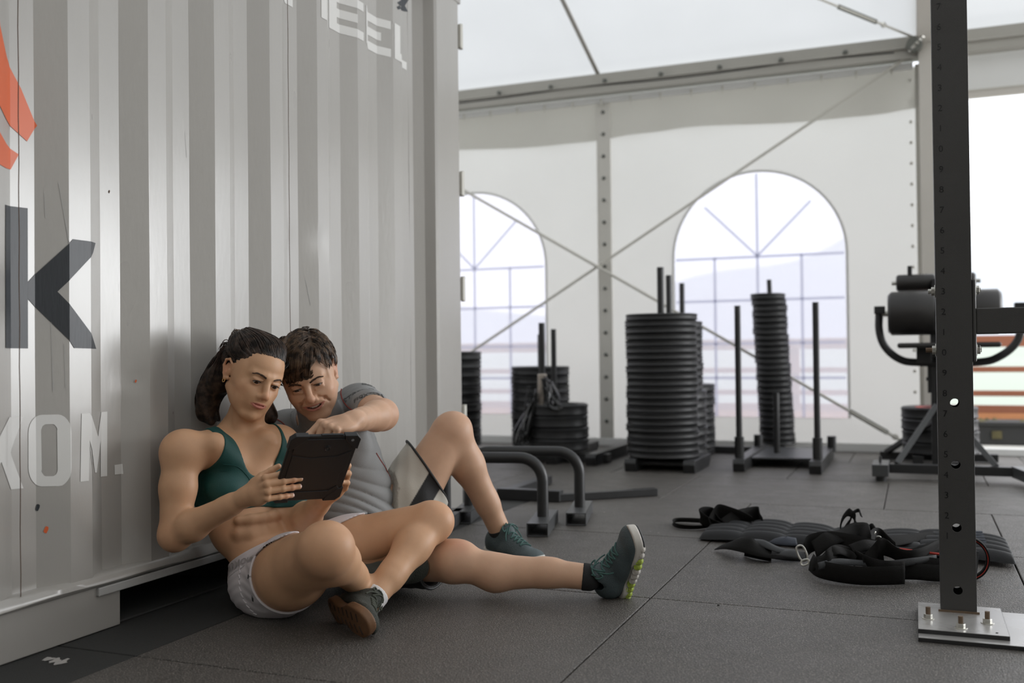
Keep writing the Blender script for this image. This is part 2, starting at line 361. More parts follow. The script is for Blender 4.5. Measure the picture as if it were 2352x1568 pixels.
tag(fw.build('wall_front_added', 'front_dark'), kind='structure')  # unseen, added dark so little light comes from behind the camera
# right bay of the back wall: fixed white panel above an opening
rb = MB().box2((.17, WY-.01, 2.475), (4.5, WY, 2.73))
rbw = tag(rb.build('wall_back_right', 'tent_white'), kind='structure')
MB().box2((.17, WY-.05, 2.43), (4.5, WY-.01, 2.475)).build('header_rail', 'alu_light', rbw)
MB().box2((.17, WY-.055, 2.475), (4.5, WY-.05, 2.485)).build('header_groove', 'cable', rbw)
MB().box2((.17, WY-.06, 0), (4.5, WY+.02, .045)).build('door_sill', 'tent_white', rbw, bevel=.004)
MB().box2((4.5, WY-.1, 0), (4.62, WY, 2.86)).build('door_post', 'alu_light', rbw)
# bracing cables (X) with turnbuckles
def cable(p0, p1, r, label, tb=None):
    mb = MB().tube([p0, p1], r, 6)
    t = thing('bracing_cable', label, 'cable', tuple(p0), 'steel bracing cables of the tent')
    o = mb.build('wire_rope', 'cable', t, smooth=True)
    if tb is not None:
        a, b = np.array(p0), np.array(p1); q0, q1 = lerp(a, b, tb[0]), lerp(a, b, tb[1]); m0, m1 = lerp(q0, q1, .15), lerp(q0, q1, .85)
        d = (b-a)/np.linalg.norm(b-a)
        side = np.cross(d, [0, 1, 0]); side /= np.linalg.norm(side)
        mt = MB(); mt.tube([q0, m0], .006, 8).tube([m1, q1], .006, 8).tube([m0+side*.012, m1+side*.012], .005, 6).tube([m0-side*.012, m1-side*.012], .005, 6)
        mt.tube([m0-side*.014, m0+side*.014], .009, 8).tube([m1-side*.014, m1+side*.014], .009, 8)
        mt.build('turnbuckle', 'cable_dark', t, smooth=True)
        ring = [q0+side*.016*math.cos(a_)+d*.02*math.sin(a_) for a_ in np.linspace(0, 2*PI, 14, endpoint=False)]
        MB().tube(ring, .004, 6, closed=True).build('shackle', 'zinc', t, smooth=True)
cy = WY-.10
cable((.03, cy, 2.77), (-4.55, cy, .02), .011, 'steel cable rising to the top right corner of the back wall')
cable((-.02, cy-.02, .05), (-4.55, cy-.02, 2.75), .011, 'steel cable falling to the floor at the foot of the tent post', (.025, .10))
cable((.02, 7.33, 2.86), (-2.25, 7.33-2.0, 2.86+SL*2.0-.02), .009, 'steel cable slanting up under the roof from the tent post', (.08, .22))

# outside: terrace, rail, planter, meadow, ridge
deck = tag(MB().box2((-14, 7.62, -.3), (14, 12, -.03)).build('ground_terrace', 'deck'), kind='structure')
me_ = tag(MB().add([(-900, 12, -.31), (900, 12, -.31), (900, 900, 4), (-900, 900, 4)], [(0, 1, 2, 3)]).build('ground_meadow', 'meadow'), kind='structure')
rl = thing('terrace_railing', 'long reddish wooden railing on the terrace outside the tent', 'railing', (0, 9.2, 0))
for z0, z1, m in ((.735, .83, 'wood_rail'), (.525, .572, 'wood_rail'), (.325, .372, 'wood_rail'), (.185, .25, 'wood_rail'), (.115, .185, 'wood_orange')):
    MB().box2((-8, 9.18, z0), (8, 9.22, z1)).build('rail_board', m, rl, bevel=.004)
for k in range(7):
    MB().box2((-5.35+2.15*k, 9.22, -.03), (-5.26+2.15*k, 9.29, .80)).build('rail_post', 'wood_rail', rl, bevel=.004)
pl = thing('planter_box', 'long black planter box with dry moss on the terrace', 'planter', (1.6, 8.8, -.03))
MB().box2((.35, 8.6, -.03), (3.4, 8.95, .14)).build('box', 'planter', pl, bevel=.01)
MB().box2((.33, 8.58, .12), (3.42, 8.97, .15)).build('rim', 'planter', pl, bevel=.005)
rng = random.Random(3); ms = MB()
for k in range(60):
    x, y = rng.uniform(.4, 3.3), rng.uniform(8.62, 8.9); ms.lathe([(0, 0), (rng.uniform(.02, .05), .005), (.012, .03), (0, .035)], (x, y, .135), 7)
tag(ms.build('moss', 'moss', pl, smooth=True), kind='stuff')
for a_ in (((.55, 8.59, .02), (.62, 8.6, .08)), ((.86, 8.59, .05), (.98, 8.6, .1))): MB().box2(*a_).build('moss_patch', 'moss', pl)
rg = MB(); n = 200; rr_ = random.Random(5)
prof = []
for i in range(n+1):
    x = lerp(-700, 700, i/n)
    z = 14+48*math.exp(-(x/45)**2)+26*math.exp(-((x+85)/60)**2)+30*math.exp(-((x+330)/120)**2)+3*math.sin(x*.021+1)+1.5*math.sin(x*.06)
    prof.append((x, z))
for j in range(6):
    t0, t1 = j/6, (j+1)/6
    for i in range(n):
        (xa, za), (xb, zb_) = prof[i], prof[i+1]
        g = lambda x, z, t: (x, 330+t*170+10*math.sin(x*.05+t*4), z*(1-(1-t)**2)-2)
        rg.add([g(xa, za, t0), g(xb, zb_, t0), g(xb, zb_, t1), g(xa, za, t1)], [(0, 1, 2, 3)])
tag(rg.build('hills', 'ridge', smooth=True, angle=180), kind='structure')

# ================================================================ SHIPPING CONTAINER
CX = -2.0; PITCH = .2878; Y0 = 1.934
def prof_x(y):
    t = ((y-Y0) % PITCH)/PITCH; a = .25; b = .49; c = .74
    if y > 4.0: return CX
    if t < a: return CX
    if t < b: return CX-.036*(t-a)/(b-a)
    if t < c: return CX-.036
    return CX-.036*(1-(t-c)/(1-c))
brk = []
k = -18
while True:
    base = Y0+PITCH*k
    if base > 4.05: break
    brk += [base, base+PITCH*.25, base+PITCH*.49, base+PITCH*.74]; k += 1
brk = [b for b in brk if -2.2 < b < 3.86]
cont = thing('shipping_container', 'grey corrugated steel shipping container on the left with white, black and orange lettering', 'container', (-3.2, 1.3, 0))
ys = []
allb = [-2.2]+brk+[3.86]
for a, b in zip(allb[:-1], allb[1:]):
    for t in ((0, .06, .5, .94) if a > 1.2 else (0,)): ys.append(lerp(a, b, t))
ys.append(3.86)
zs_ = [.14+.0193*i for i in range(60)]+[1.30+.12*i for i in range(1, 10)]+[2.46]
dents = [(2.175, .655, .018, -.007), (2.155, .640, .03, .004), (3.10, 1.13, .04, -.005), (2.93, 1.15, .02, .003), (2.205, 1.31, .012, .004)]
vs = []; nz_ = len(zs_)
for y in ys:
    for z in zs_:
        x = prof_x(y)
        for dy, dz, r, amp in dents:
            q = ((y-dy)**2+((z-dz)*.7)**2)/(r*r)
            if q < 8: x += amp*math.exp(-q)
        if y > 1.2: x += .0012*math.sin(y*5+z*3)*math.sin(z*4.1+y*2)
        vs.append((x, y, z))
fs = [(i*nz_+j, (i+1)*nz_+j, (i+1)*nz_+j+1, i*nz_+j+1) for i in range(len(ys)-1) for j in range(nz_-1)]
panel = MB().add(vs, fs).build('corrugated_side', 'container', cont, smooth=True, angle=12)
MB().box2((-4.4, -2.2, 2.42), (-2.06, 4.3, 2.55)).build('container_roof', 'container_dark', cont)
MB().box2((-4.44, -2.2, .12), (-4.40, 4.3, 2.45)).build('far_side', 'container_dark', cont)
MB().box2((-4.4, 4.26, .12), (-2.1, 4.31, 2.45)).build('end_door', 'container', cont)
MB().box2((-4.4, -2.24, .12), (-2.02, -2.20, 2.45)).build('front_end', 'container', cont)
MB().box2((-4.4, -2.2, .13), (-2.06, 4.3, .17)).build('container_floor', 'container_dark', cont)
# bottom rail with an uneven skirt lip and fork pockets
def lip(u, v):
    y = lerp(-2.2, 4.0, u); w = .002*math.sin(y*7)+.0025*math.sin(y*17+1)
    pr = [(CX-.045, .150), (CX-.004, .152), (CX+.010+w, .140+w), (CX+.012+w, .128+w), (CX+.004, .120), (CX-.05, .120)]
    i = min(int(v*5), 4); t = v*5-i
    return (lerp(pr[i][0], pr[i+1][0], t), y, lerp(pr[i][1], pr[i+1][1], t))
MB().grid(lip, 160, 6).build('skirt_lip', 'container', cont, smooth=True, angle=50)
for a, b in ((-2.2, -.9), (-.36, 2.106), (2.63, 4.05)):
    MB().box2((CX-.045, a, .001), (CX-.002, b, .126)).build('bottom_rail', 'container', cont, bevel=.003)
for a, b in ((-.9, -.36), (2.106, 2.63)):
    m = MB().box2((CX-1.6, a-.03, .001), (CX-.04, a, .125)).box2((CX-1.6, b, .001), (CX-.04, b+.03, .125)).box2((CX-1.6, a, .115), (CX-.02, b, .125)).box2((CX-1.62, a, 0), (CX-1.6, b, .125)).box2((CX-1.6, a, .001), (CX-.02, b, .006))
    m.build('fork_pocket', 'pocket_shade', cont)
MB().box2((CX-.02, 2.02, .095), (CX+.008, 2.66, .118)).build('pocket_rim', 'container_dark', cont, bevel=.003)
# corner post: recess, rounded fold, flat face
cp = MB()
cpp = [(3.86, CX-.036), (3.90, CX-.036), (3.925, CX-.07), (3.99, CX-.085), (4.035, CX-.05), (4.06, CX-.008), (4.075, CX), (4.30, CX), (4.325, CX-.01), (4.33, CX-.03), (4.33, CX-.16)]
for (ya, xa), (yb, xb) in zip(cpp[:-1], cpp[1:]): cp.add([(xa, ya, 0.001), (xb, yb, 0.001), (xb, yb, 2.46), (xa, ya, 2.46)], [(0, 1, 2, 3)])
cp.build('corner_post', 'container', cont, smooth=True, angle=30)
MB().box2((CX-.05, -2.2, 2.40), (CX+.004, 4.33, 2.5)).build('top_rail', 'container', cont, bevel=.004)
for z in (.42, 1.035, 1.54, 2.25): 
    MB().box2((CX-.03, 4.325, z-.055), (CX+.004, 4.345, z+.055)).cyl((CX-.005, 4.345, z-.06), (CX-.005, 4.345, z+.06), .011, 10).build('hinge', 'cable', cont)
for y_ in (1.781, 2.905, 4.02-.0): 
    if y_ < 3.9: MB().tube([(CX-.0002, y_+.0008*math.sin(k*1.7), .15+.055*k) for k in range(42)], .0012, 5).build('weld_seam', 'rust', cont, smooth=True)

def decal(name, polys, m, off=.0012, holes=None, par=None, label=None):
    """polys: lists of (y,z); cut at every fold of the corrugation and laid onto the steel"""
    bm = bmesh.new()
    for poly in polys:
        vv = [bm.verts.new((0, y, z)) for y, z in poly]; bm.faces.new(vv)
    if holes:      # ring between outer and inner loop given as pairs
        for o_, i_ in holes:
            n = len(o_); a = [bm.verts.new((0, y, z)) for y, z in o_]; b = [bm.verts.new((0, y, z)) for y, z in i_]
            for q in range(n): bm.faces.new((a[q], a[(q+1) % n], b[(q+1) % n], b[q]))
    lo = min(v.co.y for v in bm.verts); hi = max(v.co.y for v in bm.verts)
    bmesh.ops.triangulate(bm, faces=bm.faces[:])
    for y in brk:
        if lo < y < hi:
            bmesh.ops.bisect_plane(bm, geom=bm.verts[:]+bm.edges[:]+bm.faces[:], plane_co=(0, y, 0), plane_no=(0, 1, 0))
    zz = min(v.co.z for v in bm.verts); zt_ = max(v.co.z for v in bm.verts); z = zz
    for v in bm.verts: v.co.x = prof_x(v.co.y)+off+.0012*math.sin(v.co.y*5+v.co.z*3)*math.sin(v.co.z*4.1+v.co.y*2)
    me = bpy.data.meshes.new(name); bmesh.ops.recalc_face_normals(bm, faces=bm.faces); bm.to_mesh(me); bm.free(); me.materials.append(M[m])
    o = bpy.data.objects.new(name, me); COL.objects.link(o); o.parent = cont; o.matrix_parent_inverse = Matrix.Translation(-Vector(cont.location))
    if label: o['label'] = label
    return o
def wp(px, py):      # point of the folded steel seen at that place
    best = None
    for x in np.linspace(CX, CX-.036, 25):
        p = at_x(px, py, x); e = p[0]-prof_x(p[1])
        if best is None or abs(e) < best[0]: best = (abs(e), p)
        if e <= .0008: best = (abs(e), p); break
    return (best[1][1], best[1][2])
W = lambda pts: [wp(*p) for p in pts]
decal('letter', [W([(13, 470), (63, 478), (64, 800), (13, 799)]), W([(63.8, 648), (79, 631), (160, 557), (167, 549), (131, 669.5), (79, 669), (64, 669)]), W([(167, 549), (219, 558), (213, 580), (161, 641), (131, 669.5)]), W([(64, 669), (79, 669), (131, 669.5), (161, 784), (79, 703), (64, 686)]), W([(131, 669.5), (161, 700), (210, 766), (221, 801), (170, 799), (161, 784)])], 'decal_black', label='large charcoal letter k')
sc3 = lambda pts: W([(x/2.346, 900+y/2.346) for x, y in pts])
decal('letter', [sc3([(-85, 150), (-20, 145), (-20, 540), (-85, 548)]), sc3([(-20, 265), (50, 135), (125, 130), (57, 325), (-20, 400)]), sc3([(57, 325), (123, 518), (58, 525), (5, 375), (30, 345)])], 'decal_white', label='white letter K')
def rrect(x0, x1, y0, y1, r, sk, n=7):
    pts = []
    for cx, cy, a0 in ((x1-r, y0+r*1.4, -90), (x1-r, y1-r*1.4, 0), (x0+r, y1-r*1.4, 90), (x0+r, y0+r*1.4, 180)):
        for k in range(n): a = math.radians(a0+90*k/(n-1)); pts.append((cx+r*math.cos(a), cy+1.4*r*math.sin(a)+sk*(cx-x0)))
    return pts
decal('letter', [], 'decal_white', holes=[(sc3(rrect(150, 383, 124, 510, 72, -.02)), sc3(rrect(220, 306, 174, 454, 26, -.02)))], label='white letter O')
decal('letter', [sc3([(438, 116), (482, 113), (482, 255), (476, 478), (430, 483)]), sc3([(482, 113), (528, 240), (520, 433), (510, 433), (482, 260)]), sc3([(528, 240), (545, 108), (541, 260), (520, 433)]), sc3([(545, 108), (577, 105), (575, 453), (540, 457), (541, 255)])], 'decal_white', label='white letter M')
decal('full_stop', [sc3([(615, 393), (658, 387), (661, 441), (616, 445)])], 'decal_white')
R4 = lambda y0, y1, z0, z1: [(y0, z0), (y1, z0), (y1, z1), (y0, z1)]
zb_, zt_ = 1.962, 2.112; s = .034
# S T E E L
def Spoly(y0, y1):
    h = (zt_-zb_-3*s)/2
    return [R4(y0, y1, zb_, zb_+s), R4(y1-.05, y1, zb_+s, zb_+s+h), R4(y0, y1, zb_+s+h, zb_+2*s+h), R4(y0, y0+.05, zb_+2*s+h, zb_+2*s+2*h), R4(y0, y1, zt_-s, zt_)]
def Epoly(y0, y1):
    h = (zt_-zb_-3*s)/2
    return [R4(y0, y0+.065, zb_, zt_), R4(y0+.065, y1, zb_, zb_+s), R4(y0+.065, y1-.045, zb_+s+h, zb_+2*s+h), R4(y0+.065, y1, zt_-s, zt_)]
decal('letter', Spoly(2.80, 2.985), 'decal_white', label='white letter S')
decal('letter', [R4(3.115, 3.155, zb_, zt_-s), R4(3.03, 3.20, zt_-s, zt_)], 'decal_white', label='white letter T')
decal('letter', Epoly(3.215, 3.42), 'decal_white', label='white letter E')
decal('letter', Epoly(3.44, 3.65), 'decal_white', label='white letter E')
decal('letter', [R4(3.672, 3.722, zb_, zt_), R4(3.722, 3.845, zb_, zb_+s)], 'decal_white', label='white letter L')
sc1 = lambda pts: W([(x/3.136, y/3.136) for x, y in pts])
decal('logo_band', [sc1([(-200, -300), (-60, -330), (0, 185), (0, 765), (-200, 500)]), sc1([(0, 185), (45, 400), (45, 860), (0, 765)]), sc1([(45, 400), (150, 640), (265, 905), (192, 1018), (45, 860)])], 'decal_orange')
decal('logo_band', [sc1([(-200, 700), (0, 955), (0, 1185), (-200, 1100)]), sc1([(0, 955), (45, 1035), (133, 1112), (75, 1220), (45, 1212), (0, 1185)])], 'decal_orange')
decal('emblem', [W([(912, 6), (924, -8), (940, -4), (930, 13), (918, 12)]), W([(918, 12), (930, 13), (937, 27), (928, 26)]), W([(911, 16), (918, 12), (921, 20), (914, 22)])], 'decal_black', label='small black printed emblem')
for (a_, b_, w_) in (((133, 420), (158, 560), .0016), (((100, 440)), (103, 500), .0012), ((117, 740), (121, 900), .0012), ((147, 790), (149, 890), .001), ((424, 300), (428, 362), .001), ((206, 1020), (214, 1110), .0016), ((700, 640), (712, 700), .0014)):
    (ya, za), (yb, zb2_) = wp(*a_), wp(*b_)
    decal('scratch', [[(ya-w_*.4, za), (ya+w_*.4, za), (yb+w_, zb2_), (yb-w_*.2, zb2_)]], 'container_dark')
for (px_, py_, r, m) in ((84, 1165, .006, 'decal_black'), (104, 1216, .006, 'decal_orange'), (311, 875, .003, 'decal_orange'), (250, 440, .003, 'rust'), (397, 948, .003, 'rust')):
    y, z = wp(px_, py_)
    decal('paint_chip', [[(y+r*.8*math.cos(a)*(1+.4*math.sin(2*a)), z+r*1.5*math.sin(a)) for a in np.linspace(0, 2*PI, 9, endpoint=False)]], m)

# ================================================================ RACK UPRIGHT
RX0, RX1, RY = .055, .143, 2.90
rack = thing('rack_upright', 'tall black square rack upright with numerals, side arm and grey base plate', 'rack', (.099, RY+.04, 0))
t_ = .004
pm = MB().box2((RX0, RY, .021), (RX1, RY+.088, 2.6)).build('upright', 'rack_steel', rack)
inner = MB().box2((RX0+t_, RY+t_, .02), (RX1-t_, RY+.088-t_, 2.7)).build('cut_a', 'rack_steel')
cutm = MB()
for z in (.577, .413, .245, .079): cutm.cyl((.0975, RY-.02, z), (.0975, RY+.12, z), .0115, 20)
for k in range(34): cutm.cyl((RX0-.02, RY+.044, .06+.0765*k), (RX1+.02, RY+.044, .06+.0765*k), .010, 12)
holes = cutm.build('cut_b', 'rack_steel')
for c in (inner, holes):
    md = pm.modifiers.new('cut', 'BOOLEAN'); md.operation = 'DIFFERENCE'; md.object = c; md.solver = 'EXACT'
dg = bpy.context.evaluated_depsgraph_get(); newm = bpy.data.meshes.new_from_object(pm.evaluated_get(dg)); pm.modifiers.clear(); pm.data = newm
for c in (inner, holes): bpy.data.objects.remove(c)
md = pm.modifiers.new('bevel', 'BEVEL'); md.width = .0025; md.segments = 2; md.limit_method = 'ANGLE'; md.angle_limit = math.radians(60)
def text_mesh(name, body, size, m, M4, parent, extr=0.0):
    cu = bpy.data.curves.new('t', 'FONT'); cu.body = body; cu.size = size; cu.align_x = 'CENTER'; cu.align_y = 'CENTER'; cu.extrude = extr; cu.resolution_u = 3
    o = bpy.data.objects.new('t', cu); COL.objects.link(o); bpy.context.view_layer.update()
    me = bpy.data.meshes.new_from_object(o.evaluated_get(bpy.context.evaluated_depsgraph_get())); bpy.data.objects.remove(o)
    me.transform(M4); me.materials.clear(); me.materials.append(M[m])
    ob = bpy.data.objects.new(name, me); COL.objects.link(ob); ob.parent = parent; ob.matrix_parent_inverse = Matrix.Translation(-parent_origin(parent))
    return ob
FRONT = Matrix.Rotation(PI/2, 4, 'X')
dig = 7
for k in range(48):
    y = 15+46.75*(k-10); p = at_y(2156+.0148*(y-15), y, RY)
    if p[2] < .2 or p[2] > 2.3: continue
    text_mesh('numeral', str((7-(k-10)) % 10), .0245, 'numeral', Matrix.Translation((.0735, RY-.0006, p[2])) @ FRONT, rack, .0002)
MB().box2((-.002, 2.70, .0102), (.205, 2.985, .0202)).build('base_plate', 'black_steel', rack); MB().box2((-.001, 2.701, .0202), (.204, 2.984, .021)).build('plate_face', 'grey_steel', rack)
MB().box2((-.002, 2.66, .0002), (1.6, 2.99, .0090)).build('floor_plate', 'black_steel', rack); MB().box2((-.001, 2.661, .0090), (1.599, 2.989, .0100)).build('plate_face', 'grey_steel', rack)
def hexbolt(p, d, parent, r=.011, L=.012, tip=.018, m='zinc', washer=True):
    d = Vector(d).normalized(); p = Vector(p)
    o = MB().tube([p, p+d*L], [r, r], 6)
    if washer: o.tube([p-d*.0005, p+d*.002], [r*1.45]*2, 16)
    b = o.build('nut', m, parent, bevel=.0008)
    MB().tube([p+d*L, p+d*(L+tip)], [r*.55]*2, 10).build('bolt_tip', 'rustbolt' if tip > .012 else 'zinc', b)
for (px_, py_) in ((2132, 1420), (2207, 1442), (2268, 1431)): q = at_z(px_, py_, .021); hexbolt((q[0], q[1], .021), (0, 0, 1), rack)
q = at_z(2290, 1453, .0215); MB().lathe([(0, .0), (.003, 0), (.003, .001), (0, .001)], (q[0], q[1], .021), 10).build('plate_hole', 'joint', rack)
MB().box2((RX0-.006, RY-.004, .021), (RX1+.006, RY+.0, .026)).build('weld_bead', 'rustbolt', rack)
# bracket and horizontal arm on the right of the upright
arm = rack
MB().box2((RX1+.0005, RY+.002, .685), (RX1+.010, RY+.086, .905)).build('flange', 'rack_steel', arm, bevel=.004)
MB().box2((RX1+.010, RY+.006, .760), (1.9, RY+.082, .828)).build('arm_tube', 'rack_steel', arm, bevel=.003)
for z in (.877, .718):
    hexbolt((RX0-.0005, RY+.03, z), (-1, 0, 0), arm, .012, .010, .008 if z > .8 else .016)
    hexbolt((RX1+.010, RY+.03, z), (1, 0, 0), arm, .012, .010, .003)

# ================================================================ PARALLETTE BARS
def parallette(c, ang, W_, H_, label, R_=.095):
    t = thing('parallette_bar', label, 'parallette', c, 'pair of low black dip bars')
    dx = Vector((math.cos(ang), math.sin(ang), 0)); dy = Vector((-math.sin(ang), math.cos(ang), 0)); c = Vector(c)
    pts = [c-dx*W_+Vector((0, 0, .05)), c-dx*W_+Vector((0, 0, H_-R_))]
    for a in np.linspace(0, PI/2, 9)[1:]: pts.append(c+dx*(-W_+R_*(1-math.cos(a)))+Vector((0, 0, H_-R_+R_*math.sin(a))))
    q = [c+(dx*(-(p-c).dot(dx)))+Vector((0, 0, p.z-c.z)) for p in reversed(pts)]
    MB().tube(pts+q, .0235, 16).build('handle_bar', 'black_steel', t, smooth=True, angle=60)
    for s in (-1, 1):
        m = MB(); b = c+dx*W_*s; R = Matrix((dx, dy, Vector((0, 0, 1)))).transposed()
        L, w, h, th = .36, .085, .052, .004
        m.box(b+Vector((0, 0, h-th/2+.001)), (w, L, th), R).box(b+Vector((0, 0, th/2+.001)), (w, L, th), R)
        for e in (-1, 1): m.box(b+dx*e*(w-th)/2+Vector((0, 0, h/2+.001)), (th, L, h), R)
        m.build('foot', 'grey_dark', t, bevel=.001)
    return t
M['grey_dark'] = mat('dull_grey_box_section', (.075, .077, .08), .38, metal=.2, bump=.15, bscale=200, var=.1)
parallette((-1.625, 3.80, 0), math.radians(13), .205, .292, 'nearer of the two low black dip bars on box feet')
parallette((-1.60, 4.08, 0), math.radians(13), .245, .292, 'farther of the two low black dip bars behind its twin')
tb = thing('steel_frame', 'low black steel tube frame lying on the floor beside the container', 'frame', (-1.8, 4.75, 0))
MB().box2((-1.93, 4.55, .002), (-1.60, 4.61, .055)).build('frame_tube', 'black_steel', tb, bevel=.002)
MB().beam((-1.62, 4.58, .02), (-1.22, 4.93, .02), .05, .035).build('frame_tube', 'black_steel', tb, bevel=.002)
MB().box2((-1.93, 4.60, .002), (-1.87, 5.2, .045)).build('frame_tube', 'black_steel', tb, bevel=.002)

# ================================================================ PLATE STACKS AND SLEDS
def plate_mesh(r, th, hub=.028):
    e = min(.006, th*.2); g = th/2
    return [(hub, -g*.7), (hub+.03, -g*.7), (hub+.034, -g*.45), (r*.62, -g*.45), (r*.68, -g*.9), (r-e*2, -g), (r-e*.3, -g*.72), (r-e, -g*.3), (r-e, g*.3), (r-e*.3, g*.72), (r-e*2, g), (r*.68, g*.9), (r*.62, g*.45), (hub+.034, g*.45), (hub+.03, g*.7), (hub, g*.7)]
_pc = {}
def plates(cx, cy, z0, r, th, n, where, group, lean=(0, 0), jit=.004, fat=False, n_seg=44, seed=1):
    key = (r, th)
    rr = random.Random(seed)
    if key not in _pc:
        me = MB().lathe(plate_mesh(r, th), (0, 0, 0), n_seg, closed=True).build('bumper_plate', 'black_rubber', smooth=True, angle=45)
        _pc[key] = me.data; bpy.data.objects.remove(me)
    for k in range(n):
        o = bpy.data.objects.new('bumper_plate', _pc[key]); COL.objects.link(o)
        t = k/max(1, n-1); o.location = (cx+lean[0]*t+rr.uniform(-jit, jit), cy+lean[1]*t+rr.uniform(-jit, jit), z0+th*(k+.5))
        o.rotation_euler = (rr.uniform(-.006, .006), rr.uniform(-.006, .006), rr.uniform(0, 6))
        i = n-1-k
        name = 'bottom plate' if k == 0 else ORD[i]+' plate'
        tag(o, 'black plate, '+name.replace(' plate', '')+' in the '+where, 'weight plate', group)
        if k == n-1: top = o
    return top
def at_D(px, D, z=0):     # ground point under a pixel column at depth D
    p = at_d(px, 800, D); return p[0], p[1]
def post(p0, z0, z1, r, name, label, cat='post', m='black_steel', sq=False):
    mb = MB()
    if sq: mb.box2((p0[0]-r, p0[1]-r, z0), (p0[0]+r, p0[1]+r, z1))
    else: mb.cyl((p0[0], p0[1], z0), (p0[0], p0[1], z1), r, 16)
    return mb
# tall centre stack on its sled
def sled(name, label, x0, x1, y0, y1, poles, extra=None):
    t = thing(name, label, 'sled', ((x0+x1)/2, (y0+y1)/2, 0))
    for x in (x0, x1): MB().prism([(y0, .0), (y1-.05, 0), (y1, .03), (y1, .075), (y0, .075), (y0-.015, .05)], x-.035, x+.035, lambda u, v, w: (w, u, v)).build('skid', 'black_steel', t, bevel=.003)
    for (px_, py_, z1, r) in poles:
        MB().cyl((px_, py_, .05), (px_, py_, z1), r, 16).build('pole', 'black_steel', t, smooth=True, angle=50)
    return t
bx, by = at_D(1519, 6.2)
s1 = sled('weight_sled', 'low sled under the tall wide centre stack of plates', -1.61, -1.25, 5.88, 6.37, [(bx, by, 1.25, .022)])
MB().box2((-1.6, 5.98, .03), (-1.26, 6.33, .052)).build('sled_deck', 'black_steel', s1, bevel=.002)
plates(bx, by, .078, .225, .040, 22, 'tall wide centre stack', 'plates of the tall centre stack', seed=2)
b2 = at_D(1538, 6.72); 
s2 = thing('plate_post', 'upright plate post behind the tall centre stack, second from the left', 'post', (b2[0], b2[1], 0))
MB().cyl((b2[0], b2[1], .03), (b2[0], b2[1], 1.24), .021, 16).build('pole', 'black_steel', s2, smooth=True, angle=50); MB().box2((b2[0]-.2, b2[1]-.2, 0), (b2[0]+.22, b2[1]+.18, .045)).build('base', 'black_steel', s2, bevel=.003)
plates(b2[0]+.02, b2[1], .047, .225, .060, 7, 'lower stack behind the centre stack', 'plates behind the centre stack', seed=3)
plates(b2[0], b2[1], .467, .225, .046, 10, 'upper stack behind the centre stack', 'plates behind the centre stack', seed=4)
b3 = at_D(1568, 7.15)
s3 = thing('plate_post', 'upright plate post rising behind the short rear stack', 'post', (b3[0], b3[1], 0))
MB().cyl((b3[0], b3[1], .03), (b3[0], b3[1], 1.215), .019, 16).build('pole', 'black_steel', s3, smooth=True, angle=50); MB().box2((b3[0]-.2, b3[1]-.2, 0), (b3[0]+.22, b3[1]+.2, .04)).build('base', 'black_steel', s3, bevel=.003)
plates(b3[0], b3[1], .042, .225, .05, 9, 'short rear stack by the right window', 'plates of the short rear stack', seed=5)
# thin tall leaning stack of small plates
b4 = at_D(1780, 7.16)
s4 = thing('plate_post', 'post with a low base under the slim leaning stack of small plates', 'post', (b4[0], b4[1], 0))
MB().cyl((b4[0], b4[1], .03), (b4[0]-.035, b4[1], 1.235), .017, 16).build('pole', 'black_steel', s4, smooth=True, angle=50)
MB().box2((-1.36, 7.10, 0), (-.62, 7.18, .05)).build('base_bar', 'black_steel', s4, bevel=.003); MB().box2((b4[0]-.03, b4[1]-.18, 0), (b4[0]+.05, b4[1]+.1, .04)).build('base_bar', 'black_steel', s4, bevel=.003)
plates(b4[0]+.01, b4[1], .052, .127, .0416, 26, 'slim leaning stack', 'small plates of the slim stack', lean=(-.05, 0), jit=.005, n_seg=32, seed=6)
# empty push sled on the right
s5 = sled('push_sled', 'empty black push sled with two tall poles right of the centre stack', -.985, -.545, 6.04, 7.05, [(-1.0, 6.16, 1.0, .019), (-.545, 6.20, 1.01, .019), (-.835, 6.62, .45, .019)])
MB().prism([(-.95, 6.30), (-.58, 6.34), (-.58, 7.0), (-.95, 7.0)], .052, .062, lambda u, v, w: (u, v, w)).build('sled_deck', 'grey_dark', s5, bevel=.002)
for (x, y) in ((-1.0, 6.16), (-.545, 6.20)): MB().cyl((x, y, .05), (x, y, .20), .029, 16).build('pole_sleeve', 'black_steel', s5, smooth=True, angle=50)
for (x, y) in ((-1.0, 6.95), (-.52, 6.95)): MB().cyl((x, y, .05), (x, y, .15), .029, 16).build('pole_sleeve', 'black_steel', s5, smooth=True, angle=50)
# left group
bl = at_D(1036, 7.35)
s6 = thing('plate_post', 'low plate base half hidden behind the container corner', 'post', (bl[0], bl[1], 0))
MB().box2((bl[0]-.2, bl[1]-.22, 0), (bl[0]+.36, bl[1]-.12, .05)).build('base_bar', 'black_steel', s6, bevel=.003); MB().cyl((bl[0], bl[1], .03), (bl[0], bl[1], .86), .02, 16).build('pole', 'black_steel', s6, smooth=True)
plates(bl[0], bl[1], .055, .225, .0625, 11, 'stack behind the container corner', 'plates behind the container corner', seed=7)
b7 = at_D(1240, 7.25)
s7 = thing('plate_post', 'thin plate post in the left rear stack below the left window', 'post', (b7[0], b7[1], 0))
MB().cyl((b7[0], b7[1], .03), (b7[0], b7[1], .86), .017, 16).build('pole', 'black_steel', s7, smooth=True, angle=50); MB().box2((b7[0]-.34, b7[1]-.26, 0), (b7[0]+.24, b7[1]-.16, .05)).build('base_bar', 'black_steel', s7, bevel=.003)
plates(b7[0], b7[1], .055, .215, .0637, 9, 'left rear stack', 'plates of the left rear stack', seed=8)
b8 = at_D(1278, 6.72)
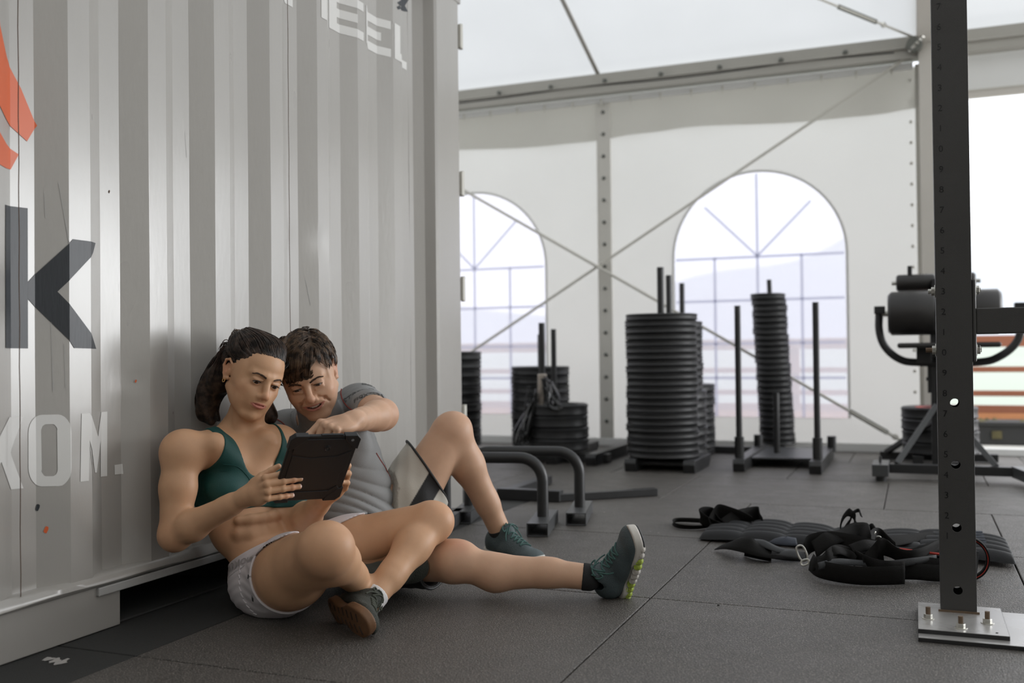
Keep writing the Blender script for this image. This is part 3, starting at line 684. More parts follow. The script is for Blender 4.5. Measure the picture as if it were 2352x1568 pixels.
s8 = sled('weight_sled', 'low sled carrying four thick plates left of the centre stack', -2.20, -1.93, 6.1, 7.05, [(b8[0]-.02, b8[1], .885, .018), (b8[0]-.06, b8[1]-.12, .925, .021)])
MB().box2((-2.45, 6.25, .0), (-1.86, 6.33, .06)).build('cross_bar', 'black_steel', s8, bevel=.003)
plates(b8[0], b8[1], .078, .215, .0765, 4, 'short thick left stack', 'thick plates of the short stack', seed=9)
# bundle of rubber bands hanging on the pole
pb = (b8[0]-.06, b8[1]-.12)
tapeo = MB()
for k in range(26): tapeo.lathe([(.024, -.011), (.031, -.006), (.032, .004), (.025, .011)], (pb[0], pb[1], .10+.019*k), 14)
tp = thing('wrapped_chain', 'pale chain wound round the tall pole between the hanging bands', 'chain', (pb[0], pb[1], .1)); M['chain'] = mat('pale_dusty_chain', (.50, .44, .38), .5, metal=.3, bump=1, bscale=150, var=.3, vscale=60)
tapeo.build('links', 'chain', tp, smooth=True)
M['band'] = mat('glossy_black_band', (.02, .02, .02), .22, bump=.3, bscale=30)
LB = []
for k in range(16):
    rr = random.Random(40+k); left = k < 10
    a = rr.uniform(math.pi*.75, math.pi*1.35) if left else rr.uniform(-.5, .6)
    d = np.array([math.cos(a), math.sin(a)*.6-.3, 0]); rad = rr.uniform(.06, .17) if left else rr.uniform(.05, .13)
    zt = rr.uniform(.40, .52) if left else rr.uniform(.48, .60); zb2 = rr.uniform(.09, .22) if left else rr.uniform(.26, .40)
    c = np.array([pb[0], pb[1]-.03, 0]); pts = []
    for q in range(14):
        u = q/13; s = math.sin(PI*u)
        pts.append(c+d*(.02+rad*(.3+.7*s)*(1+.15*math.sin(u*9+k)))+np.array([.02*math.sin(u*7+k), .02*math.cos(u*6+k), lerp(zt, zb2, s if u < .5 else 1-(1-s))]))
    pts = cr(pts, 3)
    o = MB().tube(pts, rr.uniform(.010, .018), 6, flat=.25, up=(d[0], d[1], .4)).build('resistance_band', 'band', smooth=True)
    hang = ('reaching almost to the floor', 'ending low above the sled', 'ending at knee height')[0 if zb2 < .13 else 1 if zb2 < .19 else 2] if left else ('ending low', 'ending halfway down', 'ending high')[0 if zb2 < .30 else 1 if zb2 < .35 else 2]
    LB.append((o, left, rad, hang))
for left in (True, False):
    for i, (o, _, rad, hang) in enumerate(sorted([q for q in LB if q[1] == left], key=lambda q: -q[2])):
        w = ORD[i].replace('topmost', 'widest').replace('from the top', 'widest').replace('sixth', 'sixth')
        tag(o, 'black rubber band %s of the chain, %s loop, %s' % ('left' if left else 'right', w, hang), 'band', 'rubber bands left of the chain' if left else 'rubber bands right of the chain')

# ================================================================ ROMAN CHAIR behind the rack upright
g = thing('roman_chair', 'black roman chair machine with round leg rollers behind the rack upright', 'machine', (.15, 6.2, 0))
for x0, x1, r, z, y in ((-.14, .12, .127, .930, 6.2), (.19, .455, .127, .930, 6.2)):
    MB().lathe([(0, x0), (r-.02, x0), (r, x0+.02), (r, x1-.02), (r-.02, x1), (0, x1)], (0, y, z), 32, 'x').build('thigh_roller', 'foam', g, smooth=True, angle=70)
for x0, x1, r, z, y in ((-.095, .12, .050, 1.115, 6.35), (.17, .335, .050, 1.115, 6.35)):
    MB().lathe([(0, x0), (r-.01, x0), (r, x0+.012), (r, x1-.012), (r-.01, x1), (0, x1)], (0, y, z), 24, 'x').build('ankle_roller', 'foam', g, smooth=True, angle=70)
MB().cyl((-.21, 6.2, .93), (.57, 6.2, .93), .016, 10).build('roller_axle', 'zinc', g, smooth=True)
MB().cyl((-.12, 6.35, 1.115), (.36, 6.35, 1.115), .012, 10).build('roller_axle', 'zinc', g, smooth=True)
MB().box2((-.032, 6.33, 1.13), (-.006, 6.37, 1.215)).build('adjuster', 'black_steel', g, bevel=.003)
u_ = cr([(-.185, 6.2, .965), (-.19, 6.2, .84), (-.16, 6.2, .74), (-.08, 6.2, .665), (.03, 6.2, .645), (.33, 6.2, .645), (.44, 6.2, .675), (.525, 6.2, .75), (.555, 6.2, .85), (.55, 6.2, .965)], 5)
MB().tube(u_, .022, 8, up=(0, 1, 0)).build('yoke_tube', 'black_steel', g, smooth=True)
for x in (-.185, .55): MB().box2((x-.03, 6.17, .93), (x+.03, 6.23, .975)).build('yoke_clamp', 'black_steel', g, bevel=.004)
MB().box2((-.09, 6.0, .728), (.44, 6.35, .758)).build('foot_plate_pad', 'foam', g, bevel=.012)
MB().box2((.01, 6.16, .64), (.09, 6.24, .74)).build('pad_bracket', 'black_steel', g, bevel=.003)
MB().box2((.085, 6.2, .05), (.165, 6.28, .9)).build('column', 'black_steel', g, bevel=.003); MB().box2((.068, 6.21, .47), (.085, 6.25, .64)).box2((.06, 6.2, .54), (.07, 6.24, .56)).build('height_rack', 'black_steel', g, bevel=.002)
MB().box2((.10, 6.28, 1.0), (.15, 6.34, 1.13)).box2((.10, 6.2, .88), (.15, 6.34, 1.02)).build('column_head', 'black_steel', g, bevel=.003)
f0 = at_y(2040, 1075, 5.95)
MB().box2((-.14, 5.93, .035), (.52, 5.99, .085)).build('front_base_bar', 'black_steel', g, bevel=.003)
MB().box2((-.22, 6.95, .005), (.48, 7.01, .055)).build('rear_base_bar', 'black_steel', g, bevel=.003)
MB().box2((-.225, 5.78, .03), (-.14, 6.05, .095)).build('base_end', 'grey_dark', g, bevel=.003)
MB().cyl((-.18, 5.84, 0), (-.18, 5.84, .035), .028, 14).build('rubber_foot', 'black_rubber', g, smooth=True, angle=60)
MB().cyl((-.185, 5.90, .09), (-.185, 5.90, .13), .007, 8).build('adjuster', 'black_steel', g)
MB().beam((.50, 5.96, .06), (.62, 5.45, .05), .06, .06).build('base_bar', 'grey_dark', g, bevel=.003)
for a, b in (((-.10, 5.96, .085), (.11, 6.18, .40)), ((.40, 5.96, .085), (.15, 6.18, .40))):
    MB().beam(a, b, .03, .03, (0, 1, 0)).build('brace', 'grey_dark', g, bevel=.002)
MB().beam((-.18, 6.98, .05), (.10, 6.35, .30), .03, .03).build('brace', 'black_steel', g, bevel=.002); 
tp_ = plates(.14, 6.72, .078, .225, .072, 4, 'short stack behind the roman chair', 'plates behind the roman chair', seed=11)
MB().box2((-.02, 6.5, .0), (.04, 6.95, .076)).box2((.25, 6.5, 0), (.31, 6.95, .076)).build('plate_cradle', 'black_steel', g, bevel=.003)
rm = MB().lathe([(.11, .0), (.14, .0), (.14, .0012), (.11, .0012)], (0, 0, .0325), 28, closed=True)
o = rm.build('plate_marking', 'label_red'); o.parent = tp_

# ================================================================ QUILTED VEST AND STRAPS ON THE FLOOR
vest = thing('weight_vest', 'long quilted black padded vest lying open on the rubber floor', 'vest', (-.3, 3.95, 0))
def quilt(x0, x1, yc, w, h, nseg, rot=0, ribs=5, slope=0):
    def fn(u, v):
        x = lerp(x0, x1, u); e = 1-(2*v-1)**8; ex = min(1, u/.015, (1-u)/.015)
        rib = abs(math.sin(PI*ribs*v))**.55; seam = abs(math.sin(PI*nseg*u))**.28
        z = .004+h*(.35+.65*rib*seam)*max(0, e)**.5*max(0, ex)**.5
        yy = yc+(v-.5)*w*(1-.05*abs(math.cos(PI*nseg*u))**6)+rot*(x-x0)+.012*math.sin(x*6)
        return (x, yy, z+.006*math.sin(x*9)+.006+slope*(x-x0))
    m = MB().grid(fn, nseg*22, ribs*10)
    n = len(m.v); 
    return m
quilt(-.775, .02, 3.955, .36, .034, 5).build('quilted_panel', 'vinyl_quilt', vest, smooth=True, angle=180)
quilt(.0, .30, 3.93, .40, .036, 2, rot=-.35).build('quilted_panel', 'vinyl_quilt', vest, smooth=True, angle=180)
q_ = MB()
for k in range(5): q_.grid(lambda u, v, k=k: (.13+.09*u, 3.79+.052*k+.03*v+.0*u, .052+.004*math.sin(PI*v)), 4, 5)
M['blue_patch'] = mat('navy_webbing_patch', (.020, .025, .038), .8, bump=.4, bscale=400); q_.build('webbing_rows', 'blue_patch', vest, smooth=True)
def ribbon(pts, w, th=.0022, tilt=None, n=6, thick=True):
    """strap: pts = (x,y,z, lean) centre line; the width stands along a vector leaning away from vertical"""
    P = cr(pts, n); N = len(P); vs = []
    for i, p in enumerate(P):
        c = p[:3]; a = p[3] if len(p) > 3 else 0.0
        t = P[min(i+1, N-1)][:3]-P[max(i-1, 0)][:3]; t[2] = 0; L = np.linalg.norm(t); t = t/L if L > 1e-6 else np.array([1, 0, 0])
        side = np.array([-t[1], t[0], 0]); wv = np.array([0, 0, 1])*math.cos(a)+side*math.sin(a)
        nv = np.cross(t, wv)
        for s in (-.5, -.25, 0, .25, .5):
            vs.append(c+wv*w*s+nv*.002*math.cos(s*6))
    m = MB(); m.add(vs, [(i*5+j, (i+1)*5+j, (i+1)*5+j+1, i*5+j+1) for i in range(N-1) for j in range(4)])
    return m
def strap(name, pts, w, m, parent, th=.0026):
    return ribbon(pts, w).build(name, m, parent, smooth=True, angle=180, solid=th)
G = lambda px_, py_, z, a=0.0: (*at_z(px_, py_, z)[:3], a)
# left end: belt loop and two wide twisted loops
strap('belt_loop', [G(1640, 1206, .012, .9), G(1600, 1210, .012, .6), G(1560, 1208, .012, .3), G(1546, 1200, .013, .0), G(1556, 1194, .013, -.3), G(1600, 1195, .014, -.2), G(1636, 1198, .014)], .02, 'nylon', vest)
strap('shoulder_strap', [G(1660, 1210, .02, .9), G(1625, 1198, .04, .5), G(1608, 1186, .06, .1), G(1616, 1178, .07, -.3), G(1640, 1180, .062, -.7), G(1665, 1200, .035, -1.1)], .055, 'nylon', vest)
strap('shoulder_strap', [G(1632, 1212, .02, .2), G(1645, 1186, .055, .1), G(1655, 1178, .065, -.2), G(1690, 1186, .055, -.5), G(1725, 1200, .03, -.8)], .075, 'nylon', vest)
strap('shoulder_strap', [G(1665, 1205, .03, .8), G(1690, 1190, .05, .5), G(1720, 1182, .055, .2), G(1742, 1180, .055, -.1), G(1750, 1192, .045, -.4), G(1758, 1208, .02, -.7)], .06, 'nylon', vest)
# buckle straps over the front edge
strap('waist_strap', [G(1660, 1252, .02, 1.2), G(1685, 1246, .05, 1.0), G(1715, 1250, .055, .9), G(1748, 1262, .04, 1.0), G(1790, 1272, .02, 1.2), G(1840, 1276, .012, 1.3)], .07, 'nylon', vest)
strap('waist_strap', [G(1712, 1262, .022, .3), G(1740, 1268, .024, .25), G(1772, 1274, .022, .2)], .045, 'nylon', vest)
strap('buckle_pad', [G(1780, 1238, .05, 1.3), G(1800, 1240, .055, 1.2), G(1830, 1243, .052, 1.3)], .06, 'blue_patch', vest)
strap('webbing_handle', [G(1785, 1268, .03, 1.2), G(1815, 1270, .036, 1.0), G(1850, 1276, .03, 1.0)], .035, 'nylon_grey', vest)
# heap of loose straps in the middle
heap = thing('strap_harness', 'tangled heap of wide black nylon straps with a carabiner in front of the vest', 'harness', (-.2, 3.5, 0))
strap('strap', [G(1862, 1290, .03, .3), G(1880, 1305, .035, .1), G(1925, 1316, .034, 0), G(1980, 1322, .032, 0), G(2040, 1322, .034, -.05), G(2078, 1320, .035, 0)], .056, 'nylon', heap)
strap('strap', [G(1868, 1296, .04, .2), G(1900, 1282, .07, .5), G(1925, 1266, .08, .3), G(1960, 1276, .062, -.2), G(2000, 1296, .05, -.1), G(2035, 1304, .055, .2), G(2078, 1306, .05, 0)], .044, 'nylon', heap)
strap('strap', [G(1848, 1268, .04, 0), G(1862, 1248, .062, .2), G(1900, 1240, .075, .3), G(1950, 1246, .07, .2), G(2000, 1258, .06, .1), G(2030, 1268, .05, 0)], .06, 'nylon', heap)
strap('strap', [G(1870, 1262, .05, .6), G(1905, 1236, .085, 1.0), G(1945, 1226, .09, 1.1), G(1975, 1214, .10, .8), G(1990, 1232, .09, .3), G(2000, 1250, .07, 0)], .06, 'nylon', heap)
strap('strap', [G(1985, 1300, .04, .3), G(2008, 1272, .075, .2), G(2020, 1254, .10, .1), G(2040, 1260, .09, -.2), G(2075, 1280, .07, -.4), G(2115, 1276, .07, -.3), G(2160, 1256, .07, -.2), G(2215, 1250, .06, 0)], .055, 'nylon', heap)
strap('strap', [G(2050, 1300, .03, .6), G(2085, 1296, .045, .6), G(2120, 1300, .04, .3), G(2170, 1305, .035, .2), G(2230, 1300, .035, .1)], .06, 'nylon', heap)
strap('strap', [G(2040, 1312, .02, .1), G(2100, 1312, .03, .3), G(2160, 1316, .03, .2), G(2235, 1312, .028, .1)], .05, 'nylon', heap)
strap('strap', [G(1930, 1210, .05, 0), G(1935, 1190, .085, .2), G(1948, 1176, .115, .3), G(1962, 1186, .10, .2), G(1965, 1206, .07, 0), G(1985, 1216, .06, 0), G(2000, 1214, .06, 0)], .03, 'nylon', heap)
strap('strap', [G(1940, 1215, .05, .4), G(1952, 1196, .08, .2), G(1958, 1180, .11, 0), G(1972, 1172, .12, -.2), G(1978, 1184, .11, -.4)], .014, 'nylon', heap)
strap('strap', [G(1985, 1262, .05, .5), G(2000, 1242, .08, .3), G(2015, 1228, .085, .1), G(2035, 1238, .07, -.3), G(2060, 1262, .05, -.3)], .05, 'nylon', heap)
strap('strap', [G(1930, 1278, .06, .1), G(1960, 1268, .07, .1), G(1990, 1262, .075, 0), G(2005, 1258, .08, 0)], .018, 'nylon_grey', heap)
strap('strap', [G(2010, 1248, .05, 1), G(2060, 1240, .05, 1.1), G(2110, 1232, .045, 1.2), G(2160, 1226, .04, 1.2)], .05, 'nylon', heap)
strap('strap', [G(1880, 1300, .05, .2), G(1925, 1290, .058, .5), G(1975, 1292, .05, .8), G(2030, 1296, .048, .4), G(2090, 1290, .06, 0), G(2150, 1282, .06, -.2)], .022, 'nylon_grey', heap)
strap('strap', [G(1955, 1260, .085, .9), G(1990, 1250, .095, .6), G(2025, 1252, .085, .9), G(2070, 1262, .07, 1.2), G(2120, 1262, .075, .8), G(2165, 1248, .08, .4)], .034, 'nylon', heap)
strap('strap', [G(1890, 1284, .062, 1.2), G(1918, 1262, .09, .9), G(1948, 1272, .07, .5), G(1965, 1290, .05, .2)], .034, 'nylon', heap)
strap('strap', [G(1990, 1226, .07, .3), G(2002, 1210, .09, 0), G(2016, 1222, .08, -.4), G(2036, 1226, .06, -.2)], .026, 'nylon', heap)
strap('strap', [G(1720, 1240, .055, 1.3), G(1750, 1246, .058, 1.0), G(1790, 1262, .04, 1.1), G(1835, 1268, .03, 1.2)], .03, 'nylon_grey', vest)
def carabiner(c, d, up, L, w, r, parent, name='carabiner'):
    c, d, up = np.array(c), np.array(d, float), np.array(up, float); d /= np.linalg.norm(d); up /= np.linalg.norm(up); pts = []
    for a in np.linspace(0, 2*PI, 24, endpoint=False):
        ca, sa = math.cos(a), math.sin(a); pts.append(c+d*L*np.sign(ca)*abs(ca)**.7+up*w*np.sign(sa)*abs(sa)**.8)
    return MB().tube(pts, r, 8, closed=True).build(name, 'zinc', parent, smooth=True)
c_ = at_z(1842, 1270, .045); carabiner(c_, (.35, -.1, -.85), (.9, .2, .3), .026, .014, .0035, heap)
c_ = at_z(1849, 1291, .018); carabiner(c_, (1, 0, .3), (0, .3, 1), .013, .009, .0035, heap, 'buckle')
c_ = at_z(1908, 1279, .062); MB().tube([c_-np.array([.012, 0, 0]), c_+np.array([.012, 0, 0])], .004, 8).build('buckle', 'zinc', heap, smooth=True)
c_ = at_z(2010, 1238, .075); carabiner(c_, (1, 0, .35), (0, .3, 1), .018, .007, .003, heap, 'buckle'); carabiner(c_+np.array([-.004, 0, .012]), (.4, 0, 1), (0, 1, 0), .014, .007, .0025, heap, 'buckle')
# strap ring with red lining, behind the upright
rs = thing('ankle_strap', 'round black strap loop with red lining sticking out right of the rack upright', 'strap', (.2, 3.45, 0))
c0 = at_z(2228, 1330, .0)
cx_, cy_ = c0[0]-.005, c0[1]
def loop(r_, w, off=0): 
    return [(cx_+r_*math.sin(a)*.95, cy_+.02*math.sin(a*.5), .064+r_*1.0*math.cos(a)*-1) for a in np.linspace(-.25, PI+.6, 26)]
def ringstrip(r_, w):
    P = loop(r_, w); vs = []
    for p in P:
        for s in (-.5, 0, .5): vs.append((p[0], p[1]+w*s, p[2]))
    return MB().add(vs, [(i*3+j, (i+1)*3+j, (i+1)*3+j+1, i*3+j+1) for i in range(len(P)-1) for j in range(2)])
ringstrip(.064, .034).build('outer_webbing', 'nylon', rs, smooth=True, angle=180, solid=.004)
ringstrip(.0605, .030).build('red_lining', 'red_rubber', rs, smooth=True, angle=180, solid=.0025)
ringstrip(.057, .030).build('outer_webbing', 'nylon', rs, smooth=True, angle=180, solid=.003)
MB().box((cx_+.018, cy_-.012, .055), (.020, .006, .075), Matrix.Rotation(.1, 3, 'Y')).build('cuff', 'nylon_grey', rs, bevel=.002)
strap('tail', [(cx_-.2, cy_+.05, .072, 0), (cx_-.1, cy_+.03, .068, 0), (cx_, cy_+.01, .066, 0)], .006, 'red_rubber', rs)
for k, (px_, py_) in enumerate(((1512, 1224), (1388, 1176), (1494, 1221), (1650, 1390))):     # crumbs
    c_ = at_z(px_, py_, .001)
    tag(MB().lathe([(0, 0), (.004, .001), (.003, .003), (0, .004)], (c_[0], c_[1], 0), 7).build('crumb', 'chalk' if k < 3 else 'joint', smooth=True), ('small pale crumb on the floor nearest the raised heel', 'small pale crumb on the floor beyond the dip bar feet', 'tiny pale crumb beside the larger crumb near the heel', 'tiny black crumb alone on the speckled floor')[k], 'crumb', kind=None)

# ================================================================ BODY MODELLING (signed distance -> one continuous mesh)
F32 = np.float32
def V(*a): return np.array(a, float)
def nrm(v): v = np.array(v, float); return v/np.linalg.norm(v)
def c2w(a, b, c): return a*_r+b*_u+c*_f        # camera-style right/up/depth direction -> world
def smin(a, b, k):
    h = np.maximum(k-np.abs(a-b), 0)/k
    return np.minimum(a, b)-h*h*k*.25
def smax(a, b, k): return -smin(-a, -b, k)
class Prim:
    def bnd(s, c): return np.linalg.norm(c-s.c)-s.br
class RC(Prim):
    def __init__(s, a, b, ra, rb=None, op='u', k=.02, fl=None):
        s.a = np.array(a, F32); s.b = np.array(b, F32); s.ra = ra; s.rb = ra if rb is None else rb; s.op = op; s.k = k
        s.c = (s.a+s.b)/2; s.br = np.linalg.norm(s.b-s.a)/2+max(s.ra, s.rb)
    def d(s, P):
        ba = s.b-s.a; pa = P-s.a; L = float(ba@ba)
        if L < 1e-12: return np.sqrt((pa*pa).sum(1))-s.ra
        h = np.clip(pa@ba/L, 0, 1).astype(F32); q = pa-h[:, None]*ba
        return np.sqrt((q*q).sum(1))-(s.ra+(s.rb-s.ra)*h)
class EL(Prim):
    def __init__(s, c, r, R=None, op='u', k=.02):
        s.c = np.array(c, F32); s.r = np.array(r, F32); s.R = None if R is None else np.array(R, F32); s.op = op; s.k = k; s.br = float(max(r))
    def d(s, P):
        q = P-s.c
        if s.R is not None: q = q@s.R
        a = q/s.r; k0 = np.sqrt((a*a).sum(1)); a = a/s.r; k1 = np.sqrt((a*a).sum(1))+1e-9
        return k0*(k0-1)/k1
class FN(Prim):
    def __init__(s, c, br, fn, op='u', k=.01): s.c = np.array(c, F32); s.br = br; s.fn = fn; s.op = op; s.k = k
    def d(s, P): return s.fn(P)
class Group(Prim):
    """prims in an optional local frame: origin o, columns of R = local axes, uniform scale"""
    def __init__(s, prims, k=.02, o=None, R=None, sc=1.0, op='u', mir=False):
        s.p = prims; s.k = k; s.o = None if o is None else np.array(o, F32); s.R = None if R is None else np.array(R, F32); s.sc = sc; s.op = op
        lo = np.min([q.c-q.br for q in prims if q.op == 'u'], 0); hi = np.max([q.c+q.br for q in prims if q.op == 'u'], 0)
        c = (lo+hi)/2; s.br = float(np.linalg.norm(hi-lo)/2)*sc
        s.c = c if o is None else s.o+s.R@(c*sc)
    def tolocal(s, P): return P if s.o is None else ((P-s.o)@s.R)/s.sc
    def toworld(s, p): return s.o+s.R@(np.array(p)*s.sc)
    def d(s, P, c=None, rad=1e9):
        Q = s.tolocal(P); lc = None if c is None else s.tolocal(c[None, :])[0]; r = rad/s.sc
        out = np.full(len(P), .2, F32)
        for q in s.p:
            if lc is not None and q.bnd(lc) > r+q.k+.006: continue
            dd = q.d(Q, lc, r) if isinstance(q, Group) else q.d(Q)
            if q.op == 'u': out = smin(out, dd, q.k)
            elif q.op == 's': out = smax(out, -dd, q.k)
            else: out = smax(out, dd, q.k)
        return out*s.sc
def mesh_sdf(fn, lo, hi, h, keep=None):
    """fn(P, centre, radius) -> distances; naive surface nets on a sparse set of blocks"""
    lo = np.array(lo, float); B = 12
    nb = np.ceil((np.array(hi)-lo)/(h*B)).astype(int); n = nb*B+1
    D = np.full(n, .1, F32); loc = np.stack(np.meshgrid(*[np.arange(B+1)]*3, indexing='ij'), -1).reshape(-1, 3)*h
    rad = h*B*.5*1.7321
    ctr = lo+(np.stack(np.meshgrid(*[np.arange(k) for k in nb], indexing='ij'), -1).reshape(-1, 3)+.5)*h*B
    dca = fn(ctr.astype(F32), None, 1e9)
    for i0 in range(0, len(ctr)):
        c = ctr[i0].astype(F32); dc = float(dca[i0])
        ijk = np.round((ctr[i0]-lo)/h-B/2).astype(int)
        sl = tuple(slice(a, a+B+1) for a in ijk)
        if abs(dc) > rad*1.25+.004: D[sl] = np.where(np.abs(D[sl]) < .0999, D[sl], dc if dc < 0 else .1); continue
        P = (lo+ijk*h+loc).astype(F32); D[sl] = np.clip(fn(P, c, rad*1.05), -.099, .099).reshape(B+1, B+1, B+1)
    ins = D < 0
    s = np.zeros(np.array(n)-1, np.int8)
    for dx in (0, 1):
        for dy in (0, 1):
            for dz in (0, 1): s += ins[dx:n[0]-1+dx, dy:n[1]-1+dy, dz:n[2]-1+dz]
    ci = np.argwhere((s > 0) & (s < 8))
    if len(ci) == 0: return np.zeros((0, 3)), np.zeros((0, 4), int)
    idx = np.full(s.shape, -1, np.int32); idx[tuple(ci.T)] = np.arange(len(ci))
    acc = np.zeros((len(ci), 3)); cnt = np.zeros(len(ci))
    cn = [(a, b, c) for a in (0, 1) for b in (0, 1) for c in (0, 1)]
    val = {q: D[ci[:, 0]+q[0], ci[:, 1]+q[1], ci[:, 2]+q[2]] for q in cn}
    for q in cn:
        for ax in range(3):
            if q[ax]: continue
            q2 = list(q); q2[ax] = 1; q2 = tuple(q2); a, b = val[q], val[q2]; m = (a < 0) != (b < 0)
            t = np.where(m, a/np.where(m, a-b, 1), 0)
            p = np.array(q, float)[None, :].repeat(len(ci), 0); p[:, ax] += t; acc[m] += p[m]; cnt[m] += 1
    vtx = lo+(ci+acc/cnt[:, None])*h
    F = []
    for ax in range(3):
        a = [slice(None)]*3; b = [slice(None)]*3; a[ax] = slice(0, -1); b[ax] = slice(1, None)
        ch = ins[tuple(a)] != ins[tuple(b)]; e = np.argwhere(ch)
        o1, o2 = (ax+1) % 3, (ax+2) % 3
        ok = (e[:, o1] > 0) & (e[:, o2] > 0) & (e[:, o1] < s.shape[o1]) & (e[:, o2] < s.shape[o2]); e = e[ok]
        def g(d1, d2): q = e.copy(); q[:, o1] -= d1; q[:, o2] -= d2; return idx[tuple(q.T)]
        quad = np.stack([g(1, 1), g(0, 1), g(0, 0), g(1, 0)], 1)
        fl_ = ~ins[tuple(e.T)]; quad[fl_] = quad[fl_][:, ::-1]; F.append(quad)
    F = np.concatenate(F); F = F[(F >= 0).all(1)]
    if keep is not None:
        cen = vtx[F].mean(1); F = F[keep(cen)]
        used = np.unique(F); mp = np.full(len(vtx), -1); mp[used] = np.arange(len(used)); vtx = vtx[used]; F = mp[F]
    return vtx, F
def sdf_object(name, parts, m, parent=None, color=None, smooth=0):
    vs, fs, n = [], [], 0
    for v, f in parts: vs.append(v); fs.append(f+n); n += len(v)
    v = np.concatenate(vs); f = np.concatenate(fs)
    me = bpy.data.meshes.new(name); me.vertices.add(len(v)); me.vertices.foreach_set('co', v.astype(F32).ravel())
    me.loops.add(f.size); me.loops.foreach_set('vertex_index', f.astype(np.int32).ravel())
    me.polygons.add(len(f)); me.polygons.foreach_set('loop_start', np.arange(0, f.size, 4, dtype=np.int32)); me.polygons.foreach_set('loop_total', np.full(len(f), 4, np.int32))
    me.polygons.foreach_set('use_smooth', np.ones(len(f), bool)); me.update(calc_edges=True); me.validate()
    if color is not None:
        ca = me.color_attributes.new('col', 'FLOAT_COLOR', 'POINT'); c = np.ones((len(v), 4), F32); c[:, :3] = color(v); ca.data.foreach_set('color', c.ravel())
    me.materials.append(M[m]); o = bpy.data.objects.new(name, me); COL.objects.link(o)
    if parent is not None: o.parent = parent; o.matrix_parent_inverse = Matrix.Translation(-parent_origin(parent))
    return o
def frame(fwd, up):
    """columns: left, forward, up"""
    f_ = nrm(fwd); u_ = np.array(up, float); u_ = nrm(u_-f_*(u_@f_)); l_ = np.cross(u_, f_); return np.stack([l_, f_, u_], 1)

